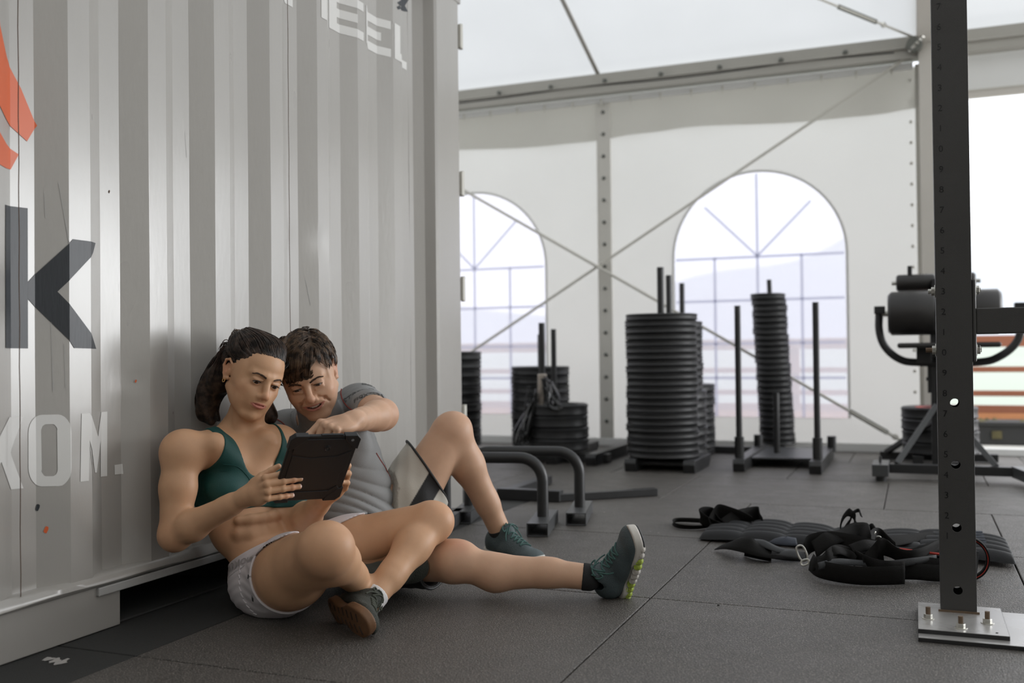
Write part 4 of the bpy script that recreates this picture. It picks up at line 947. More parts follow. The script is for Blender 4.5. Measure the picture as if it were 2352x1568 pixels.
def head_group(o, R, sc, man=False, smile=False):
    p = []
    A = lambda *a, **k: p.append(EL(*a, **k)); B = lambda *a, **k: p.append(RC(*a, **k))
    A((0, -.014, .032), (.074, .092, .080), k=.02)
    A((0, .030, .030), (.062, .056, .058), k=.03)
    A((0, .038, -.030), (.054, .050, .064), k=.025)
    for s in (-1, 1):
        A((s*.044, .050, -.026), (.024, .026, .020), k=.022)
        if smile: A((s*.039, .065, -.035), (.021, .018, .017), k=.022)
        B((s*(.056 if man else .051), .004, -.052), (s*.022, .066, -.100), .019 if man else .017, .016 if man else .014, k=.028)
        A((s*.036, .046, -.056), (.025, .032, .036), k=.024)
        B((s*.010, .0865, .019), (s*.044, .071, .019), .0105 if man else .0085, .008, k=.014)
        A((s*.062, .022, .005), (.012, .03, .03), k=.02)
        A((s*.021, .077, -.040), (.016, .016, .017), k=.018)
    A((0, .074, -.102), (.024 if man else .019, .019, .016), k=.018)
    # eye sockets, lids
    for s in (-1, 1):
        A((s*.032, .103, .000), (.019, .019, .0115), op='s', k=.014)
        p.append(EL((s*.0315, .0765, .0), (.0155, .0140, .0138), k=.006))
        cu = .0034 if man else .0049
        A((s*.0315, .0905, -.0024), (.0150, .012, cu), op='s', k=.0015)
        B((s*.019, .0885, .0065), (s*.044, .0815, .0065), .0028, .0025, k=.004)      # upper lid fold
        if smile: B((s*.021, .087, -.0125), (s*.043, .082, -.0105), .004, .003, k=.005)
    # nose
    B((0, .086, .013), (0, .1055, -.026), .0088, .0100, k=.009)
    A((0, .1080, -.0325), (.0118, .0112, .0100), k=.007)
    A((0, .094, -.039), (.013, .013, .007), k=.006)
    for s in (-1, 1):
        A((s*.0135, .0970, -.0365), (.0070, .0095, .0072), k=.006)
        A((s*.0068, .1040, -.0452), (.0036, .0050, .0030), op='s', k=.002)
    # mouth
    A((0, .078, -.060), (.033, .022, .026), k=.018)
    W_ = .036 if smile else .0295; lift = .0105 if smile else .0022; n = 9; zc = -.0632
    for i in range(n-1):
        for up_ in (1, 0):
            def pt(j):
                t = j/(n-1)*2-1; u = abs(t); v = 1-u**2
                if smile: dz = (.0062*v+.0012) if up_ else -(.0078*v+.0010)
                else: dz = (.0034*v-.0007*math.exp(-(t/.16)**2)) if up_ else -(.0062*v)
                return (t*W_, .0975-.0135*u**2-(0 if up_ else .0008), zc+lift*u**1.7+dz)
            def rr_(j): v = 1-abs(j/(n-1)*2-1)**2.2; return (.0040 if up_ else .0064)*(.30+.70*v)*(.86 if smile else 1)
            B(pt(i), pt(i+1), rr_(i), rr_(i+1), k=.0045)
    m = 8
    for i in range(m):
        t0, t1 = i/m*2-1, (i+1)/m*2-1
        if smile:
            for (yy, rad) in ((.0985, .0046), (.0915, .0060)):
                q = lambda t: (t*W_*.92, yy-.0135*t*t, zc+lift*abs(t)**1.7-.0008*(1-t*t))
                B(q(t0), q(t1), rad*(1-t0*t0)**.7+.0004, rad*(1-t1*t1)**.7+.0004, op='s', k=.0012)
        else:
            q = lambda t: (t*W_*.92, .1012-.0135*t*t, zc+lift*abs(t)**1.7-.0004)
            B(q(t0), q(t1), .0024*(1-t0*t0)+.0003, .0024*(1-t1*t1)+.0003, op='s', k=.0014)
    if smile:
        for s in (-1, 1):      # smile folds
            B((s*.0200, .0950, -.036), (s*.036, .0872, -.046), .0008, .0008, op='s', k=.011)
            B((s*.036, .0872, -.046), (s*.0425, .076, -.064), .0008, .0006, op='s', k=.011)
    else:
        for s in (-1, 1): pass
    A((0, .1035, -.0815), (.015, .0060, .0035), op='s', k=.012)        # crease under the lower lip
    # ears
    for s in (-1, 1):
        E_ = [EL((s*.0745, -.010, -.012), (.007, .017, .027), k=.01)]
        rim = [(s*.074, .006, -.004), (s*.079, .005, .012), (s*.083, -.008, .021), (s*.085, -.022, .014), (s*.083, -.026, -.004), (s*.078, -.018, -.024), (s*.075, -.006, -.036), (s*.073, .003, -.032)]
        for a, b in zip(rim[:-1], rim[1:]): E_.append(RC(a, b, .0036, .0036, k=.003))
        E_.append(RC(rim[-2], rim[-1], .0055, .005, k=.004))
        E_.append(EL((s*.085, -.008, -.004), (.0085, .0095, .0155), op='s', k=.003))
        E_.append(RC((s*.0775, .001, -.010), (s*.0775, .001, -.018), .004, .0035, k=.003))
        p.append(Group(E_, k=.004))
    return Group(p, k=.02, o=o, R=R, sc=sc)

def hand_group(wrist, y, z, right, bends, thumb, sc=1.0, spread=(.10, .03, -.04, -.12), k=.008):
    """y: wrist -> knuckles, z: back of the hand; bends: 4 x (mcp, pip, dip) in degrees"""
    y = nrm(y); z = np.array(z, float); z = nrm(z-y*(z@y)); x = np.cross(z, y) if right else np.cross(y, z)
    R = np.stack([x, y, z], 1)
    p = [EL((.002, .050, -.001), (.040, .050, .0145), k=.01), RC((.0, -.01, 0), (0, .03, 0), .0235, .022, k=.02), EL((.024, .034, -.008), (.020, .030, .015), k=.012), EL((-.024, .040, -.006), (.015, .034, .013), k=.010)]
    kn = [(.029, .088, .0), (.010, .092, .002), (-.0095, .088, .001), (-.028, .079, -.002)]
    Ls = [(.042, .026, .020), (.046, .029, .021), (.043, .027, .021), (.034, .020, .018)]; rs = [.0102, .0104, .0098, .0086]
    tips = []
    for i in range(4):
        a = np.array(kn[i]); base = a-np.array([kn[i][0]*.35, .038, .002]); sub = []
        g = [RC(base, a, rs[i]*.95, rs[i]*1.08, k=.004)]
        ang = 0; pos = a
        for j in range(3):
            ang += math.radians(bends[i][j])
            d = np.array([math.sin(spread[i])*math.cos(ang), math.cos(ang)*math.cos(spread[i]), -math.sin(ang)])
            q = pos+d*Ls[i][j]; r0 = rs[i]*(1.0, .93, .86)[j]; r1 = rs[i]*(.93, .86, .74)[j]
            g.append(RC(pos, q, r0, r1, k=.003)); g.append(EL(q if j < 2 else q, (r1*1.05,)*3, k=.003)); last = (pos, q, ang, r1); pos = q
        tips.append((last, i)); p.append(Group(g, k=.0035))
    tb, tdirs = thumb; pos = np.array(tb); g = []
    for (d, L, r0, r1) in tdirs:
        q = pos+nrm(d)*L; g.append(RC(pos, q, r0, r1, k=.004)); pos = q
    p.append(Group(g, k=.008))
    G_ = Group(p, k=k, o=wrist, R=R, sc=sc); G_.tips = tips; G_.thumb_tip = (pos, nrm(tdirs[-1][0])); return G_
def nails(G_, parent, which=(0, 1, 2, 3)):
    for (a, b, ang, r), i in G_.tips:
        if i not in which: continue
        n = np.array([0, math.sin(ang), math.cos(ang)]); d = nrm(b-a); s = np.cross(d, n)
        vs = []
        for u in (-1, -.6, 0, .6, 1):
            for v in (-.6, 0, .9, 1.15):
                w = .0056*(1-.35*max(0, v-.9)/.25); vs.append(G_.toworld(b+d*(v*.0065-.001)+s*(u*w)+n*(r*(1.0-.32*u*u)+.0006-(.0018 if v > 1 else 0))))
        MB().add(vs, [(x*4+y, (x+1)*4+y, (x+1)*4+y+1, x*4+y+1) for x in range(4) for y in range(3)]).build('fingernail', 'nail', parent, smooth=True, angle=180)

def leg_prims(hip, knee, ank, r, calf_dir, co=.014, rd=.35):
    """thigh as one list, shin as another; r: (hip, midthigh, knee, calf, ankle)"""
    hip, knee, ank = map(np.array, (hip, knee, ank)); m = lerp(hip, knee, .35)
    th = [RC(hip, m, r[0], r[1], k=.03), RC(m, lerp(hip, knee, .94), r[1], r[2]*1.10, k=.03)]
    cd_ = nrm(calf_dir); c = lerp(knee, ank, .30)+cd_*co
    sh = [EL(knee, (r[2], r[2], r[2]), k=.02), RC(lerp(knee, ank, .03), c, r[2]*.92, r[3], k=.03), RC(c, lerp(knee, ank, .72), r[3], r[4]*1.12, k=.03), RC(lerp(knee, ank, .68), ank, r[4]*1.1, r[4], k=.02),
          EL(lerp(knee, ank, .06)-cd_*r[2]*.40, (r[2]*.72,)*3, k=.02), RC(lerp(knee, ank, .12)-cd_*r[2]*rd, lerp(knee, ank, .75)-cd_*.004, r[4]*.8, r[4]*.7, k=.02)]
    return th, sh
def arm_prims(sh, el, wr, r):
    sh, el, wr = map(np.array, (sh, el, wr)); m = lerp(sh, el, .45)
    up = [EL(sh, (r[0],)*3, k=.03), RC(lerp(sh, el, .1), m, r[0]*.86, r[1], k=.03), RC(m, el, r[1], r[2], k=.02)]
    c = lerp(el, wr, .25)
    lo = [EL(el, (r[2]*1.0,)*3, k=.01), RC(el, c, r[2], r[3], k=.02), RC(c, lerp(el, wr, .78), r[3], r[4]*1.1, k=.02), RC(lerp(el, wr, .7), wr, r[4]*1.08, r[4], k=.015)]
    return up, lo

def eye_parts(Hd, parent, look=(0, -.25), iris='iris_brown', man=False):
    for s in (-1, 1):
        c = np.array([s*.0315, .0765, 0]); d = nrm([look[0], 1, look[1]]); up = nrm(np.cross(np.cross(d, [0, 0, 1]), d)); sd = np.cross(d, up)
        def cap(r0, r1, a0, a1, name, m, par):
            mb = MB(); vs = []
            for i in range(9):
                a = lerp(a0, a1, i/8)
                for k in range(20):
                    b = 2*PI*k/20; vs.append(Hd.toworld(c+(d*math.cos(a)+(up*math.cos(b)+sd*math.sin(b))*math.sin(a))*lerp(r0, r1, i/8)))
            return mb.add(vs, [(i*20+k, i*20+(k+1) % 20, (i+1)*20+(k+1) % 20, (i+1)*20+k) for i in range(8) for k in range(20)]).build(name, m, par, smooth=True, angle=180)
        e = cap(.0127, .0127, 0, PI*.7, 'eyeball', 'eye_white', parent)
        cap(.01285, .0129, 0, .53, 'iris', iris, e); cap(.01300, .0130, 0, .24, 'pupil', 'pupil', e)
        # lashes along the lid edge
        lp_ = []
        cu = .0034 if man else .0049
        for t in np.linspace(-1, 1, 9): lp_.append(Hd.toworld((s*.0315+t*.0140, .0912-.0065*t*t, -.0024+cu*(1-t*t)**.5*.98+.0004)))
        MB().tube(lp_, [(.0006+.0009*(1-abs(t))) for t in np.linspace(-1, 1, 9)], 6).build('eyelashes', 'lash', parent, smooth=True)
        if not man:
            mbl = MB()
            for t in np.linspace(-.9, 1, 14):
                b_ = np.array([s*.0315+t*.0138*s, .0912-.0065*t*t, -.0024+cu*(1-min(1, t*t))**.5]); mbl.tube([Hd.toworld(b_), Hd.toworld(b_+np.array([s*.002*(t+.3), .0045, -.0008])), Hd.toworld(b_+np.array([s*.0035*(t+.4), .0075, .0012]))], [.00035, .0003, .0001], 3)
            tag(mbl.build('eyelash_hairs', 'lash', parent), kind='stuff')
def teeth_part(Hd, parent):
    mb = MB(); lift = .0105
    for sx in (-1, 1):
        for (cx, w, hgt) in ((.0043, .0043, .0042), (.0120, .0036, .0040), (.0187, .0034, .0039), (.0247, .0030, .0034), (.0298, .0026, .0028)):
            x = sx*cx; u = cx/.034; y = .0922-.0135*u*u-.001*u; z = -.0632+lift*u**1.7+.0012; ta = -sx*2*.0135*cx/.034**2*.9
            vs = [Hd.toworld((x+a*w, y+a*w*ta+b_*.003-(.0010 if abs(a) > .9 and b_ > 0 else 0), z+c_*hgt*(1-.12*abs(a)*(c_ < 0)))) for a in (-1, -.55, .55, 1) for b_ in (-1, 1) for c_ in (-1, 1)]
            fs = []
            for k in range(3):
                o_ = k*4; fs += [(o_, o_+4, o_+5, o_+1), (o_+2, o_+3, o_+7, o_+6), (o_+1, o_+5, o_+7, o_+3), (o_, o_+2, o_+6, o_+4)]
            fs += [(0, 1, 3, 2), (12, 14, 15, 13)]; mb.add(vs, fs)
    tag(mb.build('teeth', 'teeth', parent), kind='stuff')
def brow(Hd, parent, body, man=False):
    for s in (-1, 1):
        mb = MB(); rr = random.Random(5)
        Q = []
        for k in range(170 if man else 130):
            t = rr.random(); w = (.0080 if man else .0068)*(1-.62*t)*(.75+.25*min(1, t*6))
            x = lerp(.0125, .048, t); z = .0158+.0068*math.sin(PI*min(1, t*.62+.05))-.006*max(0, t-.7)*2+rr.uniform(-1, 1)*w*.5
            if man: z -= .0030
            Q.append((s*x, .1, z, t))
        Q = np.array(Q)
        for it in range(8): Q[:, 1] -= Hd.d((Hd.o+(Q[:, :3]*Hd.sc)@Hd.R.T).astype(F32))/Hd.sc*.8
        for x, y, z, t in Q:
            p0 = np.array([x, y+.0002, z]); d_ = np.array([s*.0062, -.0014*(.5+t), .0018*(1-1.9*t)])
            mb.tube([Hd.toworld(p0), Hd.toworld(p0+d_*.6+[0, .0006, 0]), Hd.toworld(p0+d_)], [.00045, .0004, .00015], 3)
        tag(mb.build('eyebrow', 'brow_hair', parent), kind='stuff')
def strands(name, m, parent, paths, r, n=4, col=None, seg=3):
    mb = MB()
    for P in paths:
        P = cr(P, seg); N = len(P); rr = [r*(.55+.45*math.sin(PI*min(1, i/(N-1)*1.0)*.9+.25))*(1 if i < N-1 else .2) for i in range(N)]
        mb.tube(P, rr, n, caps=False)
    return tag(mb.build(name, m, parent, smooth=True, angle=180), kind='stuff')
def project(fn, p, off=0.0, it=8):
    p = np.array(p, float)
    for _ in range(it):
        P = np.array([p, p+[1e-3, 0, 0], p+[0, 1e-3, 0], p+[0, 0, 1e-3]], F32); d = fn(P); g = (d[1:]-d[0])/1e-3
        n_ = np.linalg.norm(g); p = p-g/max(n_, .3)**2*(float(d[0])-off)*.9
    return p

def hairmat(name, a, b):
    m = mat(name, a, .42, var=.0, spec=.35); nt = m.node_tree; L = nt.links; bs = nt.nodes['Principled BSDF']
    tc = nt.nodes.new('ShaderNodeTexCoord'); n = nt.nodes.new('ShaderNodeTexNoise'); n.inputs['Scale'].default_value = 55; n.inputs['Detail'].default_value = 3
    mp = nt.nodes.new('ShaderNodeMix'); mp.data_type = 'RGBA'; mp.inputs['A'].default_value = (*a, 1); mp.inputs['B'].default_value = (*b, 1)
    r = nt.nodes.new('ShaderNodeMapRange'); r.inputs['From Min'].default_value = .4; r.inputs['From Max'].default_value = .68
    L.new(tc.outputs['Object'], n.inputs['Vector']); L.new(n.outputs['Fac'], r.inputs['Value']); L.new(r.outputs[0], mp.inputs['Factor']); L.new(mp.outputs['Result'], bs.inputs['Base Color']); return m
M['hair_dark'] = hairmat('dark_brown_hair', (.012, .0075, .0055), (.075, .046, .033))
M['hair_brown'] = hairmat('brown_wavy_hair', (.026, .017, .012), (.16, .10, .062))
M['brow_hair'] = mat('eyebrow_hair', (.080, .048, .032), .85)
M['lash'] = mat('dark_lash_hair', (.012, .008, .006), .6)
M['skin'] = mat('skin', (.5, .3, .2), .50, attr='col', bump=.12, bscale=380, sss=.10, spec=.42, var=.05, vscale=30, bdist=.0012)
M['nail'] = mat('fingernail', (.62, .40, .33), .25)
M['eye_white'] = mat('eye_white', (.40, .36, .34), .2); M['iris_brown'] = mat('brown_iris', (.035, .016, .008), .1); M['pupil'] = mat('pupil', (.003, .003, .003), .08)
M['teeth'] = mat('teeth', (.70, .66, .58), .25)
M['teal'] = mat('teal_knit', (.004, .062, .056), .62, bump=.35, bscale=500, var=.06, vscale=12, bdist=.001)
M['white_knit'] = mat('white_compression_knit', (.66, .62, .64), .6, bump=.3, bscale=600, var=.04, bdist=.001)
M['cloth_vc'] = mat('jersey_cloth', (.3, .3, .3), .75, attr='col', bump=.45, bscale=520, bdist=.0015)
M['band_text'] = mat('grey_waistband_print', (.36, .335, .335), .6)
M['print_dark'] = mat('dark_shirt_print', (.07, .07, .07), .6)
M['seam_red'] = mat('red_overlock_seam', (.25, .035, .025), .7)
M['piping'] = mat('black_piping', (.012, .012, .012), .6)
M['sock_white'] = mat('white_sock', (.7, .68, .68), .8, bump=.5, bscale=500); M['sock_black'] = mat('black_sock', (.015, .015, .016), .85, bump=.5, bscale=500)
M['gold'] = mat('gold_earring', (.8, .5, .2), .25, metal=.9)
M['shoe_teal'] = mat('grey_teal_mesh_upper', (.062, .085, .092), .62, bump=1.0, bscale=420, var=.18, vscale=22, bdist=.002)
M['shoe_olive'] = mat('olive_knit_upper', (.040, .044, .036), .75, bump=1.2, bscale=300, var=.12, vscale=25, bdist=.003)
M['shoe_grey'] = mat('grey_overlay', (.11, .125, .13), .5)
M['midsole'] = mat('off_white_midsole', (.55, .52, .48), .6, bump=.3, bscale=80); M['lime'] = mat('lime_sole_insert', (.40, .50, .08), .5)
M['gum'] = mat('gum_rubber_sole', (.19, .095, .045), .55, bump=.3, bscale=90, var=.15, vscale=20); M['gum_dark'] = mat('dark_sole_groove', (.05, .03, .02), .7); M['outsole_black'] = mat('black_outsole', (.02, .02, .022), .6)
M['lace_teal'] = mat('teal_lace', (.045, .11, .10), .7, bump=.6, bscale=500); M['lace_olive'] = mat('olive_lace', (.06, .066, .05), .8, bump=.6, bscale=500)
M['tablet_case'] = mat('black_rubber_tablet_case', (.010, .010, .011), .5, bump=.12, bscale=500); M['screen'] = mat('dark_glass_screen', (.02, .02, .025), .06)

def shoe(name, o, R, sc, upper, parent, style):
    """local: x = outer side, y = toe, z = up; origin at the ankle joint, sole at z = -.075"""
    o = np.array(o, float); zs0 = -.083
    up = [EL((0, -.028, -.035), (.034, .040, .045), k=.02), EL((0, .045, -.045), (.040, .060, .034), k=.03), EL((.002, .115, -.056), (.045, .055, .024), k=.03), EL((.0, .148, -.058), (.038, .034, .021), k=.02), RC((0, -.012, -.02), (0, .02, .012), .036, .030, k=.02), RC((0, .02, -.01), (0, .10, -.042), .026, .020, k=.02)]
    cut = [RC((0, .004, -.01), (0, -.004, .08), .0285, .036, op='s', k=.004)]
    G1 = Group(up+cut, k=.02, o=o, R=R, sc=sc)
    fl_ = lambda P, c=None, r=1e9: smax(G1.d(P, c, r), -(G1.tolocal(P)[:, 2]-(zs0+.020))*sc, .003)
    ext = .24*sc; lo, hi = o-ext, o+ext; 
    u = sdf_object(name, [mesh_sdf(fl_, lo, hi, .0030)], upper, parent)
    def out2(Q, grow=0.0):
        a = np.hypot(Q[:, 0], Q[:, 1]+.030)-.034; b = np.hypot(Q[:, 0]-.003, Q[:, 1]-.105)-.0455; c = np.hypot(Q[:, 0]+.004, Q[:, 1]-.150)-.034; e = np.hypot(Q[:, 0]*1.15, (Q[:, 1]-.04)*.35)-.030
        return smin(smin(a, e, .03), smin(b, c, .03), .03)-grow
    def sole(z0, z1, grow, curve):
        def f_(P, c=None, r=1e9):
            Q = ((P-o.astype(F32))@R.astype(F32))/sc; toe = np.clip(Q[:, 1]-.11, 0, 1)**2*2.6; heel = np.clip(-Q[:, 1]-.03, 0, 1)**2*2.0
            z = Q[:, 2]-toe*curve-heel*curve; d2 = out2(Q, grow)
            return smax(d2, np.maximum(z0-z, z-z1), .004)*sc*.9
        return f_
    if style == 'run':
        ms_ = sdf_object('midsole', [mesh_sdf(sole(zs0, zs0+.026, .003, 1), lo, hi, .0032)], 'midsole', u)
        sdf_object('outsole', [mesh_sdf(sole(zs0-.006, zs0+.002, .001, 1), lo, hi, .0032)], 'outsole_black', u)
        tr = lambda p: o+R@(np.array(p)*sc)
        for k in range(11):
            for sx in (-1, 1):
                y = -.05+.019*k; x = sx*(.036+.011*math.sin(PI*min(1, max(0, (y-.0)/.16)))); 
                MB().tube([tr((x*.84, y, zs0+.010)), tr((x*.90, y, zs0+.008)), tr((x*.98, y+.002, zs0+.008)), tr((x*1.03, y+.003, zs0+.010)), tr((x*1.05, y+.004, zs0+.012))], [.009*sc, .0125*sc, .0120*sc, .008*sc, .002*sc], 12).build('sole_pod', 'lime' if (k < 4 or k in (7, 8)) else 'midsole', u, smooth=True)
        MB().lathe([(0, 0), (.030, 0), (.032, .008), (.0, .010)], (0, 0, 0), 16).build('heel_pad', 'lime', u, smooth=True).matrix_world = Matrix.Translation(Vector(tr((0, -.034, zs0-.008)))) @ Matrix(R.tolist()).to_4x4()
    else:
        ms_ = sdf_object('sole', [mesh_sdf(sole(zs0-.004, zs0+.021, .003, .6), lo, hi, .0032)], 'gum', u)
        tr = lambda p: o+R@(np.array(p)*sc)
        for k in range(7):
            y = -.045+.031*k
            for sx in (-1, 1):
                w = .030 if y > .03 else .024
                MB().tube([tr((sx*.006, y, zs0-.0035+max(0, y-.11)**2*1.5)), tr((sx*w, y+.006, zs0-.0035+max(0, y-.11)**2*1.5))], .0028*sc, 6).build('sole_groove', 'gum_dark', u, smooth=True)
    tr = lambda p: o+R@(np.array(p)*sc)
    lm = 'lace_teal' if style == 'run' else 'lace_olive'
    fd = lambda P: fl_(P)
    def onlay(x, y): return project(fd, tr((x, y, .05)), .002, 12)
    def surf(x, y):   # drop from above along local z
        z = .04
        for _ in range(14):
            z -= float(fd(np.array([tr((x, y, z))], F32))[0])/sc*.85
        return np.array([x, y, z])
    tong = []
    lc = MB()
    ys_ = [.035+.014*k for k in range(6)]
    for k, y in enumerate(ys_):
        for s in (-1, 1):
            y2 = y+.012*s*(1 if k % 2 else -1)
            pts = [tr(surf(t, lerp(y, y2, (t/.019+1)/2))+[0, 0, .0022]) for t in np.linspace(-.019, .019, 6)]
            lc.tube(pts, .0024*sc, 6)
    o_l = lc.build('laces', lm, u, smooth=True); tag(o_l, kind='stuff')
    b0 = surf(0, .03)+[0, 0, .004]
    for s in (-1, 1):
        pts = [b0, b0+[s*.014, -.004, .012], b0+[s*.030, .004, .008], b0+[s*.032, .014, -.002], b0+[s*.016, .010, .004], b0]
        MB().tube([tr(p) for p in cr(pts, 4)], .0022*sc, 6).build('lace_bow', lm, u, smooth=True)
        pts = [b0, b0+[s*.012, .012, .008], b0+[s*.030, .020, -.012], b0+[s*.036, .028, -.030]]
        MB().tube([tr(p) for p in cr(pts, 4)], .0022*sc, 6).build('lace_end', lm, u, smooth=True)
    return u, tr, fl_

# ================================================================ TABLET (held by the woman)
TC = at_d(725, 1074, 2.62)
tu = nrm(c2w(.157, -.006, .10)); tv = nrm(c2w(.076, .173, -.11)); tv = nrm(tv-tu*(tu@tv)); tn = np.cross(tu, tv)   # tn: towards the camera side (case back)
if tn@(CAM-TC) < 0: tn = -tn
TW, TH, TT = .187, .232, .013
def tl(a, b, c): return TC+tu*a+tv*b+tn*c
def rr_poly(w, h, r, n=6, ch=0):
    pts = []
    for sx, sy, a0 in ((1, 1, 0), (-1, 1, 90), (-1, -1, 180), (1, -1, 270)):
        for k in range(n): a = math.radians(a0+90*k/(n-1)); pts.append((sx*(w/2-r)+r*math.cos(a), sy*(h/2-r)+r*math.sin(a)))
    return pts
tab = thing('tablet', 'tablet computer in a rugged black case, held up in front of the seated woman', 'tablet', tuple(TC))
MB().prism(rr_poly(TW, TH, .014), -.006, .004, lambda u, v, w: tl(u, v, w)).build('case_shell', 'tablet_case', tab, bevel=.003)
MB().prism(rr_poly(TW-.03, TH-.03, .006), -.0064, -.0060, lambda u, v, w: tl(u, v, w)).build('screen', 'screen', tab)
MB().prism([(-.075, .106), (.075, .106), (.080, .100), (.080, .070), (.040, .050), (-.030, .046), (-.080, .060), (-.080, .100)], .004, .0062, lambda u, v, w: tl(u, v, w)).build('back_panel', 'tablet_case', tab, bevel=.001)
MB().prism([(-.030, .040), (.045, .044), (.082, .062), (.084, .0), (.070, -.02), (.074, -.06), (.05, -.075), (-.05, -.075), (-.078, -.05), (-.078, .05)], .004, .0055, lambda u, v, w: tl(u, v, w)).build('back_panel', 'tablet_case', tab, bevel=.001)
MB().prism([(-.06, -.082), (.055, -.082), (.075, -.064), (.084, -.075), (.078, -.108), (-.078, -.108), (-.082, -.08)], .004, .0062, lambda u, v, w: tl(u, v, w)).build('back_panel', 'tablet_case', tab, bevel=.001)
for sx in (-1, 1):
    for sy in (-1, 1):
        MB().prism([(sx*(TW/2+.0025), sy*(TH/2-.045)), (sx*(TW/2+.0025), sy*(TH/2-.010)), (sx*(TW/2-.010), sy*(TH/2+.0025)), (sx*(TW/2-.045), sy*(TH/2+.0025)), (sx*(TW/2-.040), sy*(TH/2-.012)), (sx*(TW/2-.014), sy*(TH/2-.040))], -.008, .0075, lambda u, v, w: tl(u, v, w)).build('corner_bumper', 'tablet_case', tab, bevel=.0015)
MB().prism([(.015+x_, .118+y_*1) for x_, y_ in ((-.03, -.004), (.03, -.004), (.03, .001), (-.03, .001))], -.003, .003, lambda u, v, w: tl(u, v, w)).build('button_strip', 'tablet_case', tab, bevel=.001)
M['lens'] = mat('camera_lens', (.35, .35, .36), .2, metal=.5)
MB().lathe([(0, 0), (.0042, 0), (.0042, .002), (0, .002)], (0, 0, 0), 16).build('camera_lens', 'lens', tab, smooth=True, angle=50)
o = tab.children[-1] if tab.children else None
def place_on_tablet(name, m, a, b, c, parent, mb):
    vs = [tuple(tl(a+v[0], b+v[1], c+v[2])) for v in mb.v]; mb.v = vs; return mb.build(name, m, parent, smooth=True, angle=50)
if o is not None: bpy.data.objects.remove(o)
place_on_tablet('camera_lens', 'lens', .073, .103, .0062, tab, MB().lathe([(0, 0), (.0042, 0), (.0042, .0016), (0, .0016)], (0, 0, 0), 16))
place_on_tablet('camera_hole', 'pupil', .073, .093, .0062, tab, MB().lathe([(0, 0), (.003, 0), (.003, .0006), (0, .0006)], (0, 0, 0), 12))
g_ = MB()     # swirl emblem on the back
g_.tube([(.0085*math.cos(a), .0085*math.sin(a), 0) for a in np.linspace(.7, 5.9, 20)], [.0012*(.5+.5*math.sin(PI*i/19)) for i in range(20)], 6)
g_.tube([(.0045*math.cos(a)+.001, .0045*math.sin(a), 0) for a in np.linspace(-.2, 4.6, 14)], .001, 6); g_.tube([(.005, 0, 0), (.005, -.006, 0), (.002, -.009, 0)], .001, 6)
M['emblem'] = mat('gloss_black_emblem', (.03, .03, .032), .25)
place_on_tablet('emblem', 'emblem', .012, .076, .0064, tab, g_)

# ================================================================ WOMAN
def skin_color(base, head, lips, hands=(), red=(), man=False, stub=None):
    base = np.array(base); lips = np.array(lips)
    def f_(v):
        c = np.tile(base, (len(v), 1)); Q = (v-head.o)@head.R/head.sc
        near = np.linalg.norm(Q, axis=1) < .16
        # lips
        W_ = .036 if man else .0295; lift = .0105 if man else .0022; zc = -.0648; u = np.clip(np.abs(Q[:, 0])/W_, 0, 1); h = (.0120 if man else .0100)*(1-u**2.0)+.0004
        ml = near & (Q[:, 1] > .070) & (np.abs(Q[:, 0]) < W_)
        w = np.clip((h-np.abs(Q[:, 2]-(zc+lift*u**1.7)-(-.0005)))/.0016, 0, 1)*ml
        c = c*(1-w[:, None])+lips*w[:, None]
        # rosy cheeks and nose, darker eye sockets
        for s in (-1, 1):
            d = np.linalg.norm((Q-[s*.046, .055, -.035])/[1, 1, 1], axis=1); k = np.exp(-(d/.022)**2)*near; c = c*(1-k[:, None]*np.array([.0, .14, .14]))
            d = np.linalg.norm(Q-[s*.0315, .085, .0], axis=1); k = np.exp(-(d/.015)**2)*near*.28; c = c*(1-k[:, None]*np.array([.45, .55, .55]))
            d = np.linalg.norm((Q-[s*.082, -.010, -.008])/[.7, 1.2, 2.0], axis=1); k = np.exp(-(d/.014)**2)*near; c = c*(1-k[:, None]*np.array([.0, .18, .18]))
        d = np.linalg.norm(Q-[0, .112, -.033], axis=1); k = np.exp(-(d/.014)**2)*near; c = c*(1-k[:, None]*np.array([.0, .13, .13]))
        if man:
            k = np.clip((-.045-Q[:, 2])/.02, 0, 1)*np.clip((Q[:, 1]-.0)/.03, 0, 1)*near*np.clip((Q[:, 2]+.14)/.02, 0, 1)*(1-w)*.30
            n_ = .75+.5*np.modf(np.abs(np.sin(v[:, 0]*9123+v[:, 1]*5231+v[:, 2]*7717)*43758))[0]
            k = k*n_; c = c*(1-k[:, None]*np.array([.55, .50, .45]))
        for (p, r, a) in red:
            d = np.linalg.norm(v-np.array(p), axis=1); k = np.exp(-(d/r)**2)*a; c = c*(1-k[:, None]*np.array([.0, .28, .30]))
        return c
    return f_

